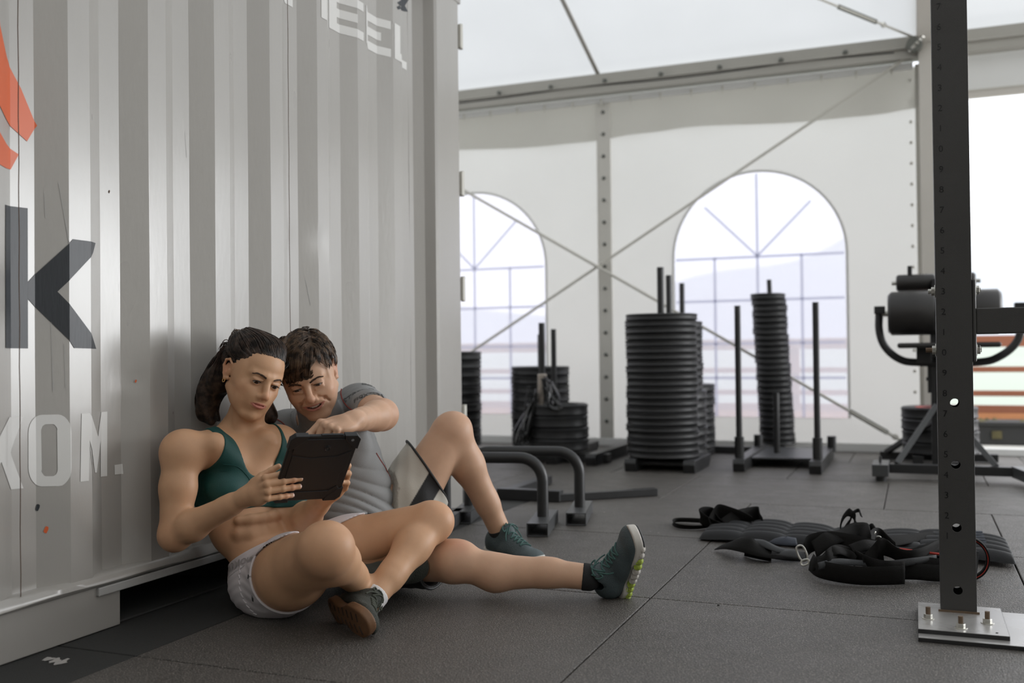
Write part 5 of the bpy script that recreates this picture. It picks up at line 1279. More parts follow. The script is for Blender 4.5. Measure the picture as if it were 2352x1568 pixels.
def build_woman():
    J = dict(pel=at_d(650, 1316, 2.89), wai=at_d(573, 1226, 2.92), che=at_d(543, 1115, 2.94), nb=at_d(548, 990, 2.98), hd=at_d(580, 858, 2.93),
             Rs=at_d(415, 1032, 2.78), Ls=at_d(645, 1018, 3.00), Re=at_d(402, 1228, 2.73), Rw=at_d(570, 1138, 2.625), Le=at_d(692, 1203, 2.93), Lw=at_d(748, 1140, 2.79),
             Rh=at_d(634, 1338, 2.80), Rk=at_d(752, 1258, 2.47), Ra=at_d(832, 1345, 2.78), Lh=at_d(704, 1286, 2.98), Lk=at_d(998, 1196, 2.95), La=at_d(852, 1380, 2.70))
    who = thing('person', 'woman in teal sports top and white shorts sitting against the container, holding a tablet', 'person', (*J['pel'][:2], 0))
    lv = nrm(J['Ls']-J['Rs']); upv = nrm(J['nb']-J['wai']); TR = frame(np.cross(lv, upv), upv)      # torso frame
    if TR[:, 1]@np.array([1, 0, 0]) < 0: TR = frame(-np.cross(lv, upv), upv)
    L_, F_, U_ = TR.T
    plv = nrm(J['Lh']-J['Rh']); PR = frame(np.cross(plv, [0, 0, 1])*(1 if np.cross(plv, [0, 0, 1])@V(1, 0, 0) > 0 else -1), nrm(J['wai']-J['pel']+V(0, 0, .05)))
    pl_, pf, pu = PR.T; che, wai, pel, nb = J['che'], J['wai'], J['pel'], J['nb']
    T = lambda l, f, u: che+L_*l+F_*f+U_*u
    PT = lambda l, f, u: pel+pl_*l+pf*f+pu*u
    torso = [EL(che, (.132, .092, .135), TR, k=.03), EL(T(0, .0, .09), (.115, .075, .06), TR, k=.03), RC(J['Rs']+L_*.035-U_*.012, J['Ls']-L_*.035-U_*.012, .047, .047, k=.03),
             RC(nb-U_*.01-F_*.01, J['Rs']+L_*.03, .040, .040, k=.03), RC(nb-U_*.01-F_*.01, J['Ls']-L_*.03, .040, .040, k=.03),
             EL(lerp(wai, che, .3), (.112, .082, .09), TR, k=.04), EL(wai, (.118, .088, .075), PR, k=.04), EL(lerp(wai, pel, .45)+pf*.012, (.130, .098, .075), PR, k=.03), EL(pel, (.148, .105, .09), PR, k=.03),
             RC(nb-U_*.02, J['hd']-U_*.055-F_*.008, .056, .050, k=.04),
             RC(J['Rs']+L_*.075+F_*.052-U_*.0, T(0, .07, .02), .035, .045, k=.03), RC(J['Ls']-L_*.075+F_*.052, T(0, .07, .02), .035, .045, k=.03)]
    for s in (-1, 1):
        torso += [EL(T(s*.066, .070, -.012), (.060, .052, .058), TR, k=.025), EL(PT(s*.070, -.040, -.015), (.082, .080, .082), PR, k=.03), RC(T(s*.006, .076, .115), T(s*.085, .048, .135), .009, .010, k=.012)]
        torso += [RC(T(s*.012, .07, .13), J['hd']-U_*.03+L_*s*.05-F_*.01, .010, .013, k=.018)]
    torso += [EL(T(0, .045, .06), (.06, .05, .07), TR, k=.03)]
    # belly rolls of the seated waist
    for (u, a) in ((.058, .013), (.020, .016)):
        pts = [wai+pu*u+pl_*math.sin(t)*.112+pf*(.088*math.cos(t)) for t in np.linspace(-1.25, 1.25, 8)]
        for a_, b_ in zip(pts[:-1], pts[1:]): torso.append(RC(a_, b_, a, a, k=.016))
    ra = (.055, .048, .041, .041, .0255)
    uR, lR = arm_prims(J['Rs'], J['Re'], J['Rw'], ra); uL, lL = arm_prims(J['Ls'], J['Le'], J['Lw'], ra)
    tR, sR = leg_prims(J['Rh'], J['Rk'], J['Ra'], (.100, .094, .056, .052, .034), lerp(J['Rh'], J['Ra'], .5)-J['Rk'])
    tL, sL = leg_prims(J['Lh'], J['Lk'], J['La'], (.098, .084, .055, .050, .034), lerp(J['Lh'], J['La'], .5)-J['Lk'])
    HR = frame(c2w(.64, -.32, -.70), c2w(.46, .88, -.08)); hd = head_group(J['hd'], HR, 1.0)
    # hands round the tablet
    KR = tl(-.106, -.022, .031); yR = nrm(KR-J['Rw']); fd_ = nrm(tu+tv*.10-tn*.06); th = math.degrees(math.acos(yR@fd_)); zR = -nrm(fd_-yR*(yR@fd_))
    print('hand angle', th, np.linalg.norm(KR-J['Rw']), zR@tn)
    RRt = np.stack([np.cross(zR, yR), yR, zR]); td = lambda *a: tuple(RRt@nrm(c2w(*a)))
    hR = hand_group(J['Rw'], yR, zR, True, [(th-10, 8, 4), (th-8, 8, 4), (th-6, 8, 4), (th-2, 10, 6)], ((.022, .026, -.008), [(td(.55, .70, -.20), .036, .0125, .0115), (td(.85, .50, .30), .030, .0112, .0102), (td(.85, .50, .15), .024, .0102, .0078)]), .93, spread=(.05, .01, -.03, -.06))
    yL = nrm(c2w(.66, .60, -.28)); zL = c2w(.55, -.32, .75)
    hL = hand_group(J['Lw'], yL, zL, False, [(30, 62, 34), (32, 66, 36), (34, 66, 36), (34, 66, 34)], ((.024, .022, -.008), [((.6, .6, -.3), .040, .0125, .0115), ((.35, .85, -.3), .030, .0112, .0102), ((.2, .9, -.2), .024, .0102, .0078)]), .93, spread=(.14, .04, -.08, -.20))
    def foot(an, y, z): y = nrm(y); return [RC(an-np.array(z)*.03, an+y*.15-np.array(z)*.05, .026, .020, k=.02)]
    Rfy, Rfz = nrm(at_d(985, 1325, 3.06)-J['Ra']), None
    groups = [Group(torso, k=.02), Group(uR, k=.035), Group(uL, k=.035), Group(tR, k=.035), Group(tL, k=.035), Group(sR, k=.012), Group(sL, k=.012), Group(lR, k=.010), Group(lL, k=.010), hd, hR, hL]
    kk = [.02, .035, .035, .03, .03, .045, .024, .016, .016, .02, .014, .014]
    fz = .004
    def core(P, sel, c=None, r=1e9):
        out = np.full(len(P), .2, F32)
        for i in sel:
            g = groups[i]
            if c is not None and g.bnd(c) > r+.045: continue
            out = smin(out, g.d(P, c, r), kk[i])
        out = np.maximum(out, fz-P[:, 2])
        return smax(out, (CX+.004)-P[:, 0], .004)
    allg = list(range(len(groups)))
    full = lambda P, c=None, r=1e9: core(P, allg, c, r)
    pts = np.array(list(J.values())); lo, hi = pts.min(0)-.2, pts.max(0)+.2; lo[2] = -.02
    fine = [(hd.o, .150, .0018), (J['Rw']+yR*.078, .105, .0018), (J['Lw']+yL*.07, .100, .0018)]
    def keep_out(c): m = np.ones(len(c), bool); [m.__iand__(np.linalg.norm(c-o, axis=1) > r-.003) for o, r, _ in fine]; return m
    parts = [mesh_sdf(full, lo, hi, .0042, keep_out)]
    for o, r, h in fine: parts.append(mesh_sdf(full, o-r, o+r, h, lambda c, o=o, r=r: np.linalg.norm(c-o, axis=1) <= r))
    red = [(J['Rk'], .06, .25), (J['Lk'], .06, .25), (J['Re'], .05, .3)]+[(hR.toworld(t[0][0]), .012, .5) for t in hR.tips]+[(hL.toworld(t[0][1]), .014, .6) for t in hL.tips]
    body = sdf_object('body', parts, 'skin', who, skin_color((.58, .335, .195), hd, (.46, .17, .13), red=red))
    eye_parts(hd, who, look=(-.10, -.42)); brow(hd, who, full); nails(hR, who); nails(hL, who)
    e0 = hd.toworld((-.0765, -.002, -.040)); MB().tube([e0+HR@np.array([-.002, .006*math.cos(a), .006*math.sin(a)-.002]) for a in np.linspace(0, 2*PI, 20, endpoint=False)], .0011, 6, closed=True).build('earring', 'gold', who, smooth=True)
    # --- sports top
    tsel = [0, 1, 2]
    def top_fn(P, c=None, r=1e9):
        d = core(P, tsel, c, r)-.0035; Q = (P-che.astype(F32))@TR.astype(F32); l = np.abs(Q[:, 0]); u = Q[:, 2]; ln_ = np.abs(Q[:, 0]-.016)
        arm = .101+.044*np.clip((.125-u)/.125, 0, 1)**1.5
        neck = np.where(Q[:, 1] > 0, +.008+(ln_/.076)**3.4*.125, .09+(l/.05)**2*.1)
        reg = np.maximum(-.088-u+.012*np.cos(l*18), l-arm); reg = np.maximum(reg, (u-neck)/np.sqrt(1+(l*60)**2))
        reg = np.maximum(reg, (l-.150))
        return smax(smax(d, reg, .003), -(core(P, tsel, c, r)+.008), .001)
    sdf_object('sports_top', [mesh_sdf(top_fn, che-.22, che+.24, .0030)], 'teal', who)
    sm = MB()      # stitched seams of the top
    for s in (-1,):
        pts = []
        for t in np.linspace(0, 1, 14):
            l = s*lerp(.015, .105, t); u = lerp(-.012, .045, t)+.022*math.sin(PI*t); pts.append(project(lambda P: core(P, tsel), T(l, .13, u), .0042))
        sm.tube(pts, .0009, 5); pts = [project(lambda P: core(P, tsel), T(s*lerp(.068, .098, t), .10, .055), .0042) for t in np.linspace(0, 1, 6)]; sm.tube(pts, .0009, 5)
    tag(sm.build('seam_stitching', 'teal', who, smooth=True), kind='stuff')
    # --- shorts
    ssel = [0, 3, 4]; dR, dL = nrm(J['Rk']-J['Rh']), nrm(J['Lk']-J['Lh'])
    wu = .100
    def waist_u(Q): return wu+.60*Q[:, 1]-.10*Q[:, 0]
    def legcut(P):
        a = (P-J['Rh'].astype(F32))@dR.astype(F32)-.100; b = (P-J['Lh'].astype(F32))@dL.astype(F32)-.065
        tq = ((P-pel.astype(F32))@pl_.astype(F32)); return np.where(tq < 0, a, b)
    def shorts_fn(P, c=None, r=1e9, extra=0.0, band=False):
        Q = (P-pel.astype(F32))@PR.astype(F32); d = core(P, ssel, c, r); wr = .0009*np.sin(Q[:, 2]*230+Q[:, 0]*60+3*np.sin(Q[:, 1]*40))
        reg = np.maximum(Q[:, 2]-waist_u(Q), legcut(P))
        if band: reg = np.maximum(np.abs(Q[:, 2]-waist_u(Q)+.022)-.0225, -1)
        return np.maximum(smax(smax(d-.004-extra-(0 if band else wr), reg, .003), -(d+.011), .001), .0005-P[:, 2])
    shorts = sdf_object('shorts', [mesh_sdf(shorts_fn, pel-.26, pel+.26, .0034)], 'white_knit', who)
    for (h_, d_, ln_) in ((J['Rh'], dR, .100), (J['Lh'], dL, .065)):
        u1 = nrm(np.cross(d_, [0, 0, 1])); u2 = np.cross(d_, u1); pr = []
        for a in np.linspace(0, 2*PI, 60, endpoint=False):
            q = h_+d_*ln_+(u1*math.cos(a)+u2*math.sin(a))*.10; q = project(lambda P: core(P, ssel), q, .0025, 5); q = q+d_*(ln_-(q-h_)@d_); q[2] = max(q[2], .005)
            lq = (q-pel)@PR; pr.append((q, lq[2] < waist_u(lq[None, :])[0]-.004 and np.linalg.norm(q-h_-d_*ln_) < .135))
        run = []
        for q, ok in pr+pr:
            if ok: run.append(q)
            elif len(run) > 20: break
            else: run = []
        if len(run) > 3: MB().tube(run[:60], .0036, 8).build('leg_hem', 'white_knit', shorts, smooth=True)
    wb = sdf_object('waistband', [mesh_sdf(lambda P, c=None, r=1e9: shorts_fn(P, c, r, .0014, True), pel-.22, pel+.24, .0032)], 'white_knit', who)
    # printed lettering running round the waistband
    ang = np.linspace(-2.6, 2.2, 260); ring = []
    for a in ang:
        q = np.array([.19*math.sin(a), .15*math.cos(a), 0]); z = float(waist_u(np.array([[0, q[1]*.65, 0]]))[0])-.021
        p = project(lambda P: core(P, ssel), pel+PR@np.array([q[0], q[1], z]), .0080, 6); qq = (p-pel)@PR; zz = float(waist_u(qq[None, :])[0])-.021
        p = project(lambda P: core(P, ssel), pel+PR@np.array([qq[0], qq[1], zz]), .0080, 4); ring.append(p)
    ring = np.array(ring); sl = np.concatenate([[0], np.cumsum(np.linalg.norm(np.diff(ring, axis=0), axis=1))])
    def on_ring(s_, h_):
        p = np.array([np.interp(s_, sl, ring[:, k]) for k in range(3)]); t = np.array([np.interp(s_+.004, sl, ring[:, k]) for k in range(3)])-p
        q = (p-pel)@PR; n_ = nrm(pl_*q[0]+pf*q[1]); up_ = nrm(np.cross(n_, nrm(t))); up_ = up_ if up_@pu > 0 else -up_
        return project(lambda P: core(P, ssel), p+up_*h_, .0082, 3)
    s0 = float(sl[np.argmin(np.abs(ang+1.62))])
    def wtext(body_, s_at, size, poly=None):
        if poly is None:
            cu = bpy.data.curves.new('t', 'FONT'); cu.body = body_; cu.size = size; cu.resolution_u = 2; cu.align_y = 'CENTER'; cu.space_character = 1.05; cu.offset = .0006
            o_ = bpy.data.objects.new('t', cu); COL.objects.link(o_); bpy.context.view_layer.update(); me = bpy.data.meshes.new_from_object(o_.evaluated_get(bpy.context.evaluated_depsgraph_get())); bpy.data.objects.remove(o_)
            vv = [(v.co.x, v.co.y) for v in me.vertices]; ff = [tuple(p.vertices) for p in me.polygons]
        else: vv, ff = poly
        wmax = max(v[0] for v in vv)
        MB().add([on_ring(s_at+v[0], v[1]) for v in vv], ff).build('waistband_lettering', 'band_text', wb)
        return wmax
    logo = ([(-.002+x, y) for x, y in ((.0, .011), (.004, .011), (.0075, .004), (.0155, .004), (.019, .011), (.023, .011), (.018, .0), (.023, -.011), (.019, -.011), (.0155, -.004), (.0075, -.004), (.004, -.011), (.0, -.011), (.005, 0))], [tuple(range(14))])
    wtext('ARMOUR', s0, .032); wtext('', s0-.032, 0, logo); wtext('ARMOUR', s0-.145, .032)
    # side print: small arrow-like mark near the hem
    hp = J['Rh']+dR*.035; sd = nrm(c2w(-.5, -.1, -.85))
    mk = MB()
    for (u0, v0, u1, v1, w_) in ((0, -.03, .0, .03, .0011), (-.004, -.034, .004, -.024, .0035), (-.003, .026, .004, .034, .003)):
        a_ = project(lambda P: core(P, ssel), hp+sd*.1+dR*u0+V(0, 0, v0+.01), .0055); b_ = project(lambda P: core(P, ssel), hp+sd*.1+dR*u1+V(0, 0, v1+.01), .0055); mk.tube([a_, b_], w_, 5, flat=.3, up=tuple(sd))
    mk.build('side_mark', 'print_dark', shorts)
    # scalloped elastic seam
    sp = []
    for t in np.linspace(0, 1, 30):
        q = lerp(PT(-.12, -.06, .06), PT(-.13, .0, -.10), t)+pf*.004*math.sin(t*60); sp.append(project(lambda P: core(P, ssel), q-pl_*.05, .0055))
    MB().tube(sp, .0016, 5).build('side_seam', 'white_knit', shorts, smooth=True)
    # --- hair: cap, pulled-back strands, knot, long tail behind the shoulders
    hl = lambda p: hd.toworld(p)
    def hairline(Q):   # >0 outside the hair
        x, y, z = Q[:, 0], Q[:, 1], Q[:, 2]; ax = np.abs(x)
        front = y-(.062-.55*ax**1.0+.0)-(z-.062)*.9+np.where(z < .03, (z-.03)*1.2*0, 0)
        side = y-(.026+np.clip(z, -.05, .09)*.50)
        low = -.035-z
        return np.maximum(np.minimum(np.maximum(side, y-.052), np.maximum(front, .048-z)), np.where(y > -.03, .003-z+np.clip(-y-.0, 0, 1)*1.3-.012, -.075-z))
    def cap_fn(P, c=None, r=1e9):
        Q = (P-hd.o.astype(F32))@HR.astype(F32); a = Q-np.array([0, -.016, .036], F32); k0 = np.sqrt((a/np.array([.081, .099, .086], F32)).__pow__(2).sum(1)); d = (k0-1)*.085
        a = np.arctan2(Q[:, 0], Q[:, 2]-.01); d = d-.0022*np.abs(np.sin(a*17+Q[:, 1]*30))-.0012*np.sin(a*43+Q[:, 1]*20)
        ear = np.sqrt((((np.abs(Q[:, 0:1])-.083)/.03)**2)[:, 0]+((Q[:, 1]+.008)/.019)**2+((Q[:, 2]+.006)/.028)**2); d = smax(d, (1-ear)*.02, .004)
        lowc = smin(d, np.linalg.norm((P-hl((0, -.07, -.03)).astype(F32)), axis=1)-.052, .03)
        return smax(lowc, hairline(Q)*.7, .006)
    hair = sdf_object('hair', [mesh_sdf(cap_fn, hd.o-.14, hd.o+.14, .0024)], 'hair_dark', who)
    rr = random.Random(11); P_ = []
    def hs(x, y, z, off=.004):   # point on the cap ellipsoid through direction
        a = np.array([x, y, z])-[0, -.016, .036]; k = np.linalg.norm(a/[.081, .099, .086]); return hl(np.array([0, -.016, .036])+a/k*(1+off/.085))
    kx = tuple(hd.tolocal(at_d(558, 776, 2.975)[None, :].astype(F32))[0])
    for i in range(640):
        t = rr.uniform(-1, 1); 
        if i < 380: x0 = t*.066; y0 = .066-.75*abs(x0)+rr.uniform(-.004, .003); z0 = .080-.35*abs(x0)+rr.uniform(-.004, .0)
        else: s = 1 if i % 2 else -1; u = rr.random(); x0 = s*.078; y0 = lerp(.050, -.005, u)+rr.uniform(-.003, .003); z0 = lerp(.048, .020, u)
        lift = rr.uniform(.001, .007); j = lambda k: np.array([rr.uniform(-k, k) for _ in range(3)])
        m1 = lerp(np.array([x0, y0, z0]), np.array(kx), .33); m2 = lerp(np.array([x0, y0, z0]), np.array(kx), .7)
        P_.append([hs(x0, y0, z0, .001), hs(*m1, .004+lift)+j(.0012), hs(*m2, .006+lift)+j(.002), hl(kx)+j(.010)])
    strands('hair_strands', 'hair_dark', hair, P_, .0010, 3, seg=4)
    P_ = []
    for i in range(70):   # small loose knot on the crown
        a0 = rr.uniform(0, 6.3); c_ = np.array(kx)+[0, -.012, .0]; R1 = rr.uniform(.014, .027); tl_ = rr.uniform(-.6, .6); pts = []
        for k in range(7):
            a = a0+k*.6; pts.append(hl(c_+np.array([R1*math.cos(a)*1.2, R1*math.sin(a), R1*.45*math.sin(a*1.5+tl_)+.004*math.sin(i)])))
        P_.append(pts)
    for i in range(14): b_ = np.array(kx)+[rr.uniform(-.03, .03), rr.uniform(-.02, .02), .0]; P_.append([hl(b_), hl(b_+[rr.uniform(-.01, .01), rr.uniform(-.01, .02), .014]), hl(b_+[rr.uniform(-.025, .025), rr.uniform(-.02, .03), .016])])
    strands('hair_knot', 'hair_brown', hair, P_, .0015, 3, seg=3)
    # long hair: mass + strands falling behind the right shoulder, a little behind the left
    tail = [hl((-.045, -.060, .03)), at_d(503, 868, 2.99), at_d(478, 905, 3.0), at_d(470, 940, 3.0), at_d(486, 966, 2.99)]
    tail2 = [hl((.03, -.075, .0)), at_d(590, 930, 3.05), at_d(612, 955, 3.06), at_d(610, 975, 3.06)]
    def tail_fn(P, c=None, r=1e9):
        d = np.full(len(P), .2, F32)
        for T_, rs_ in ((tail, (.038, .040, .035, .029, .015)), (tail2, (.05, .04, .028, .012))):
            for i in range(len(T_)-1): d = smin(d, RC(T_[i], T_[i+1], rs_[i], rs_[i+1]).d(P), .03)
        w = .003*np.sin(P[:, 0]*140+2*np.sin(P[:, 2]*22))*np.sin(P[:, 1]*90+P[:, 2]*14); return smax(smax(d+w, (CX+.004)-P[:, 0], .01), -(full(P, c, r)-.001), .002)
    lo_ = np.minimum(np.min(tail, 0), np.min(tail2, 0))-.07; hi_ = np.maximum(np.max(tail, 0), np.max(tail2, 0))+.07
    sdf_object('long_hair', [mesh_sdf(tail_fn, lo_, hi_, .0032)], 'hair_dark', hair)
    P_ = []
    for i in range(380):
        a = rr.uniform(0, 6.28); R1 = rr.uniform(.80, 1.10); tt = []
        for T_, w_ in zip(tail, (.046, .050, .045, .038, .024)):
            tt.append(T_+_r*math.cos(a)*w_*R1+_f*math.sin(a)*w_*R1*.5+np.array([rr.uniform(-.003, .003) for _ in range(3)]))
        for q in tt: q[0] = max(q[0], CX+.006)
        P_.append([hs(-.062+rr.uniform(-.01, .01), rr.uniform(-.04, .01), rr.uniform(.01, .07), .003)]+tt)
    for i in range(40):   # flyaways
        a = rr.uniform(2.2, 4.2); q0 = hs(-.06, -.05, rr.uniform(-.01, .06), .003); d_ = _r*math.cos(a)*.02+_u*rr.uniform(-.02, .01)
        P_.append([q0, q0+d_, q0+d_*1.7-_u*.025])
    for q in P_:
        for p in q: p[0] = max(p[0], CX+.005)
    strands('hair_strands', 'hair_dark', hair, P_, .0016, 3, seg=4)
    P_ = []
    for i in range(60):
        a = rr.uniform(0, 6.28); P_.append([T_+_r*math.cos(a)*w_+_u*0+_f*math.sin(a)*w_*.5 for T_, w_ in zip(tail2, (.05, .040, .028, .014))])
    for q in P_:
        for p in q: p[0] = max(p[0], CX+.005)
    strands('hair_strands', 'hair_dark', hair, P_, .0013, 3, seg=4)
    # --- shoes and socks
    an, d_ = J['Ra'], nrm(J['Ra']-J['Rk'])
    fy = nrm(at_d(1000, 1325, 2.86)-an); u1, _, _ = shoe('shoe', an+d_*.010+fy*.022+V(0, 0, .004), frame(fy, c2w(-.30, -.22, -.92)), 1.03, 'shoe_olive', who, 'gum')
    fy2 = nrm(at_d(852, 1428, 2.55)-at_d(778, 1390, 2.74)); o2 = J['La']+nrm(J['La']-J['Lk'])*.004+c2w(-.012, .008, 0)
    up2 = c2w(.74, .32, .60); u2, _, _ = shoe('shoe', o2, frame(fy2, up2), .97, 'shoe_olive', who, 'gum')
    for (an_, kn_, gi) in ((J['Ra'], J['Rk'], 5), (J['La'], J['Lk'], 6)):
        d = nrm(kn_-an_); sel = [gi]
        f_ = lambda P, c=None, r=1e9: smax(core(P, sel, c, r)-.0022, np.abs((P-(an_+d*.010).astype(F32))@d.astype(F32))-.020, .003)
        sdf_object('sock', [mesh_sdf(f_, an_-.06, an_+.08, .003)], 'sock_white', who)
    return who, J, full
import time; T0 = time.time()
woman, WJ, wfull = build_woman(); print('woman', time.time()-T0)

# ================================================================ MAN
def build_man():
    J = dict(pel=at_d(838, 1252, 3.22), wai=at_d(815, 1165, 3.25), che=at_d(768, 1062, 3.27), nb=at_d(733, 968, 3.24), hd=at_d(709, 860, 3.10),
             Rs=at_d(652, 992, 3.30), Ls=at_d(826, 930, 3.30), Re=at_d(640, 1120, 3.36), Rw=at_d(690, 1215, 3.26), Le=at_d(878, 952, 3.02), Lw=at_d(812, 966, 2.80),
             Lh=at_d(882, 1245, 3.32), Rh=at_d(805, 1258, 3.14), Lk=at_d(1040, 985, 3.40), La=at_d(1150, 1222, 3.50), Rk=at_d(1046, 1290, 2.95), Ra=at_d(1352, 1325, 2.91))
    who = thing('person', 'smiling man in grey T-shirt and two-tone shorts sitting beside her, pointing at the tablet', 'person', (*J['pel'][:2], 0))
    lv = nrm(J['Ls']-J['Rs']); upv = nrm(J['nb']-J['wai']); c_ = np.cross(lv, upv); TR = frame(c_ if c_@(CAM-J['che']) > 0 else -c_, upv)
    L_, F_, U_ = TR.T; che, wai, pel, nb = J['che'], J['wai'], J['pel'], J['nb']
    plv = nrm(J['Lh']-J['Rh']); c_ = np.cross(plv, [0, 0, 1]); PR = frame(c_*(1 if c_[0] > 0 else -1), nrm(J['wai']-J['pel'])); pl_, pf, pu = PR.T
    T = lambda l, f, u: che+L_*l+F_*f+U_*u
    PT = lambda l, f, u: pel+pl_*l+pf*f+pu*u
    torso = [EL(che, (.150, .105, .150), TR, k=.03), EL(T(0, -.005, .07), (.14, .09, .08), TR, k=.03), RC(J['Rs']+L_*.03-U_*.01, J['Ls']-L_*.03-U_*.01, .058, .058, k=.03),
             RC(nb-U_*.01-F_*.01, J['Rs']+L_*.03, .046, .044, k=.03), RC(nb-U_*.01-F_*.01, J['Ls']-L_*.03, .046, .044, k=.03),
             EL(lerp(wai, che, .35), (.135, .098, .10), TR, k=.04), EL(wai, (.135, .100, .085), PR, k=.04), EL(lerp(wai, pel, .5), (.145, .108, .085), PR, k=.03), EL(pel, (.150, .11, .095), PR, k=.03),
             RC(nb-U_*.02, J['hd']-U_*.05-F_*.005, .062, .056, k=.03)]
    for s in (-1, 1): torso += [EL(T(s*.070, .070, .035), (.070, .040, .055), TR, k=.03), EL(PT(s*.07, -.04, -.01), (.085, .08, .085), PR, k=.03)]
    ra = (.064, .054, .044, .043, .0285)
    uR, lR = arm_prims(J['Rs'], J['Re'], J['Rw'], ra); uL, lL = arm_prims(J['Ls'], J['Le'], J['Lw'], ra)
    tL, sL = leg_prims(J['Lh'], J['Lk'], J['La'], (.10, .088, .060, .056, .037), lerp(J['Lh'], J['La'], .5)-J['Lk'])
    tR, sR = leg_prims(J['Rh'], J['Rk'], J['Ra'], (.10, .086, .056, .050, .037), V(0, 0, -1), .020, .12)
    HR = frame(c2w(.14, -.38, -.90), c2w(-.26, .90, -.36)); hd = head_group(J['hd'], HR, 1.04, True, True)
    yL = nrm(c2w(-.62, -.10, -.72)); zL = c2w(-.10, .85, -.50)
    hL = hand_group(J['Lw'], yL, zL, False, [(42, 28, 14), (66, 82, 40), (70, 86, 42), (72, 86, 44)], ((.024, .022, -.008), [((.55, .6, -.6), .044, .0135, .0125), ((-.05, .75, -.6), .032, .0122, .0112), ((-.5, .75, -.3), .026, .0112, .0088)]), 1.05)
    hR = hand_group(J['Rw'], nrm(V(.35, .1, -.9)), nrm(V(.8, -.5, .3)), True, [(25, 25, 15)]*4, ((.024, .022, -.006), [((.8, .5, -.2), .04, .013, .012), ((.4, .9, -.2), .03, .012, .011), ((.2, .95, -.1), .025, .011, .009)]), 1.0)
    groups = [Group(torso, k=.02), Group(uR, k=.035), Group(uL, k=.035), Group(tR, k=.035), Group(tL, k=.035), Group(sR, k=.012), Group(sL, k=.012), Group(lR, k=.010), Group(lL, k=.010), hd, hR, hL]
    kk = [.02, .035, .035, .03, .03, .026, .024, .010, .016, .02, .014, .014]
    def core(P, sel, c=None, r=1e9):
        out = np.full(len(P), .2, F32)
        for i in sel:
            g = groups[i]
            if c is not None and g.bnd(c) > r+.055: continue
            out = smin(out, g.d(P, c, r), kk[i])
        out = np.maximum(out, .004-P[:, 2])
        return smax(out, (CX+.004)-P[:, 0], .004)
    allg = list(range(12)); full = lambda P, c=None, r=1e9: core(P, allg, c, r)
    pts = np.array(list(J.values())); lo, hi = pts.min(0)-.2, pts.max(0)+.2; lo[2] = -.02
    fine = [(hd.o, .155, .0018), (J['Lw']+yL*.055, .100, .0018)]
    def keep_out(c): m = np.ones(len(c), bool); [m.__iand__(np.linalg.norm(c-o, axis=1) > r-.003) for o, r, _ in fine]; return m
    parts = [mesh_sdf(full, lo, hi, .0045, keep_out)]
    for o, r, h in fine: parts.append(mesh_sdf(full, o-r, o+r, h, lambda c, o=o, r=r: np.linalg.norm(c-o, axis=1) <= r))
    red = [(lerp(J['Rk'], J['Ra'], .05)+V(0, -.02, .05), .035, .55), (J['Lk'], .06, .2), (J['Le'], .05, .35)]
    red += [(hL.toworld(t[0][0]), .012, .5) for t in hL.tips]
    sdf_object('body', parts, 'skin', who, skin_color((.58, .355, .235), hd, (.42, .17, .13), red=red, man=True))
    eye_parts(hd, who, look=(-.12, -.50), man=True); brow(hd, who, full, True); teeth_part(hd, who); nails(hL, who, (0,))
    # --- T-shirt
    dLa, dRa = nrm(J['Le']-J['Ls']), nrm(J['Re']-J['Rs']); sh_s = [0, 1, 2]
    def shirt_fn(P, c=None, r=1e9, extra=0.0):
        d = core(P, sh_s, c, r); Q = (P-pel.astype(F32))@PR.astype(F32); q = (P-che.astype(F32))@TR.astype(F32); h = np.clip(Q[:, 2]/.30, 0, 1.3)
        w = .0085*np.exp(-((h-.45)/.38)**2)*np.abs(np.sin(Q[:, 2]*78+Q[:, 0]*30+1.6*np.sin(Q[:, 0]*17+Q[:, 2]*13)))**.7
        aL = (P-J['Ls'].astype(F32))@dLa.astype(F32); rad = np.sqrt(np.maximum(((P-J['Ls'].astype(F32))**2).sum(1)-aL**2, 0))
        w = w+.0030*np.exp(-((aL-.03)/.06)**2)*np.abs(np.sin(aL*120+q[:, 2]*60+np.sin(q[:, 2]*50)))*(rad < .12)*(np.linalg.norm(P-J['Ls'].astype(F32), axis=1) < .16)
        dT, dA, dB = [groups[i].d(P, c, r) for i in (0, 2, 1)]; reg = np.where(dA < dT-.004, aL-.185, np.where(dB < dT-.004, (P-J['Rs'].astype(F32))@dRa.astype(F32)-.15, -1))
        nk = RC(nb+F_*.018+U_*.018-L_*.006, nb+F_*.03+U_*.20, .062, .10).d(P)
        reg = np.maximum(reg, -nk); reg = np.maximum(reg, -(Q[:, 2]+.03-.02*Q[:, 0]))
        flare = .010*np.clip((.16-Q[:, 2])/.16, 0, 1)
        return np.maximum(smax(smax(d-.0055-extra-w-flare, reg, .004), -(d+.008), .001), .004-P[:, 2])
    lo2 = np.minimum.reduce([pel-.2, che-.3, J['Rs']-.18]); hi2 = np.maximum.reduce([pel+.22, che+.3, J['Ls']+.2])
    shirt = sdf_object('t_shirt', [mesh_sdf(shirt_fn, lo2, hi2, .0034)], 'cloth_vc', who, lambda v: np.tile([.245, .245, .245], (len(v), 1)))
    sf = lambda P: shirt_fn(P)
    def seam(name, pts, r, m):
        P = [project(sf, p, r*.3, 6) for p in cr(pts, 8)]; return MB().tube(P, r, 6).build(name, m, shirt, smooth=True)
    def traced(name, px_list, r, m):
        out = []
        for (x_, y_) in cr([(a_, b_) for a_, b_ in px_list], 8):
            D_ = 2.78
            for _ in range(60):
                d_ = float(sf(np.array([at_d(x_, y_, D_)], F32))[0])
                if d_ < .0006: break
                D_ += max(d_*.55, .0008)
            out.append(at_d(x_, y_, D_))
        return MB().tube(out, r, 6).build(name, m, shirt, smooth=True)
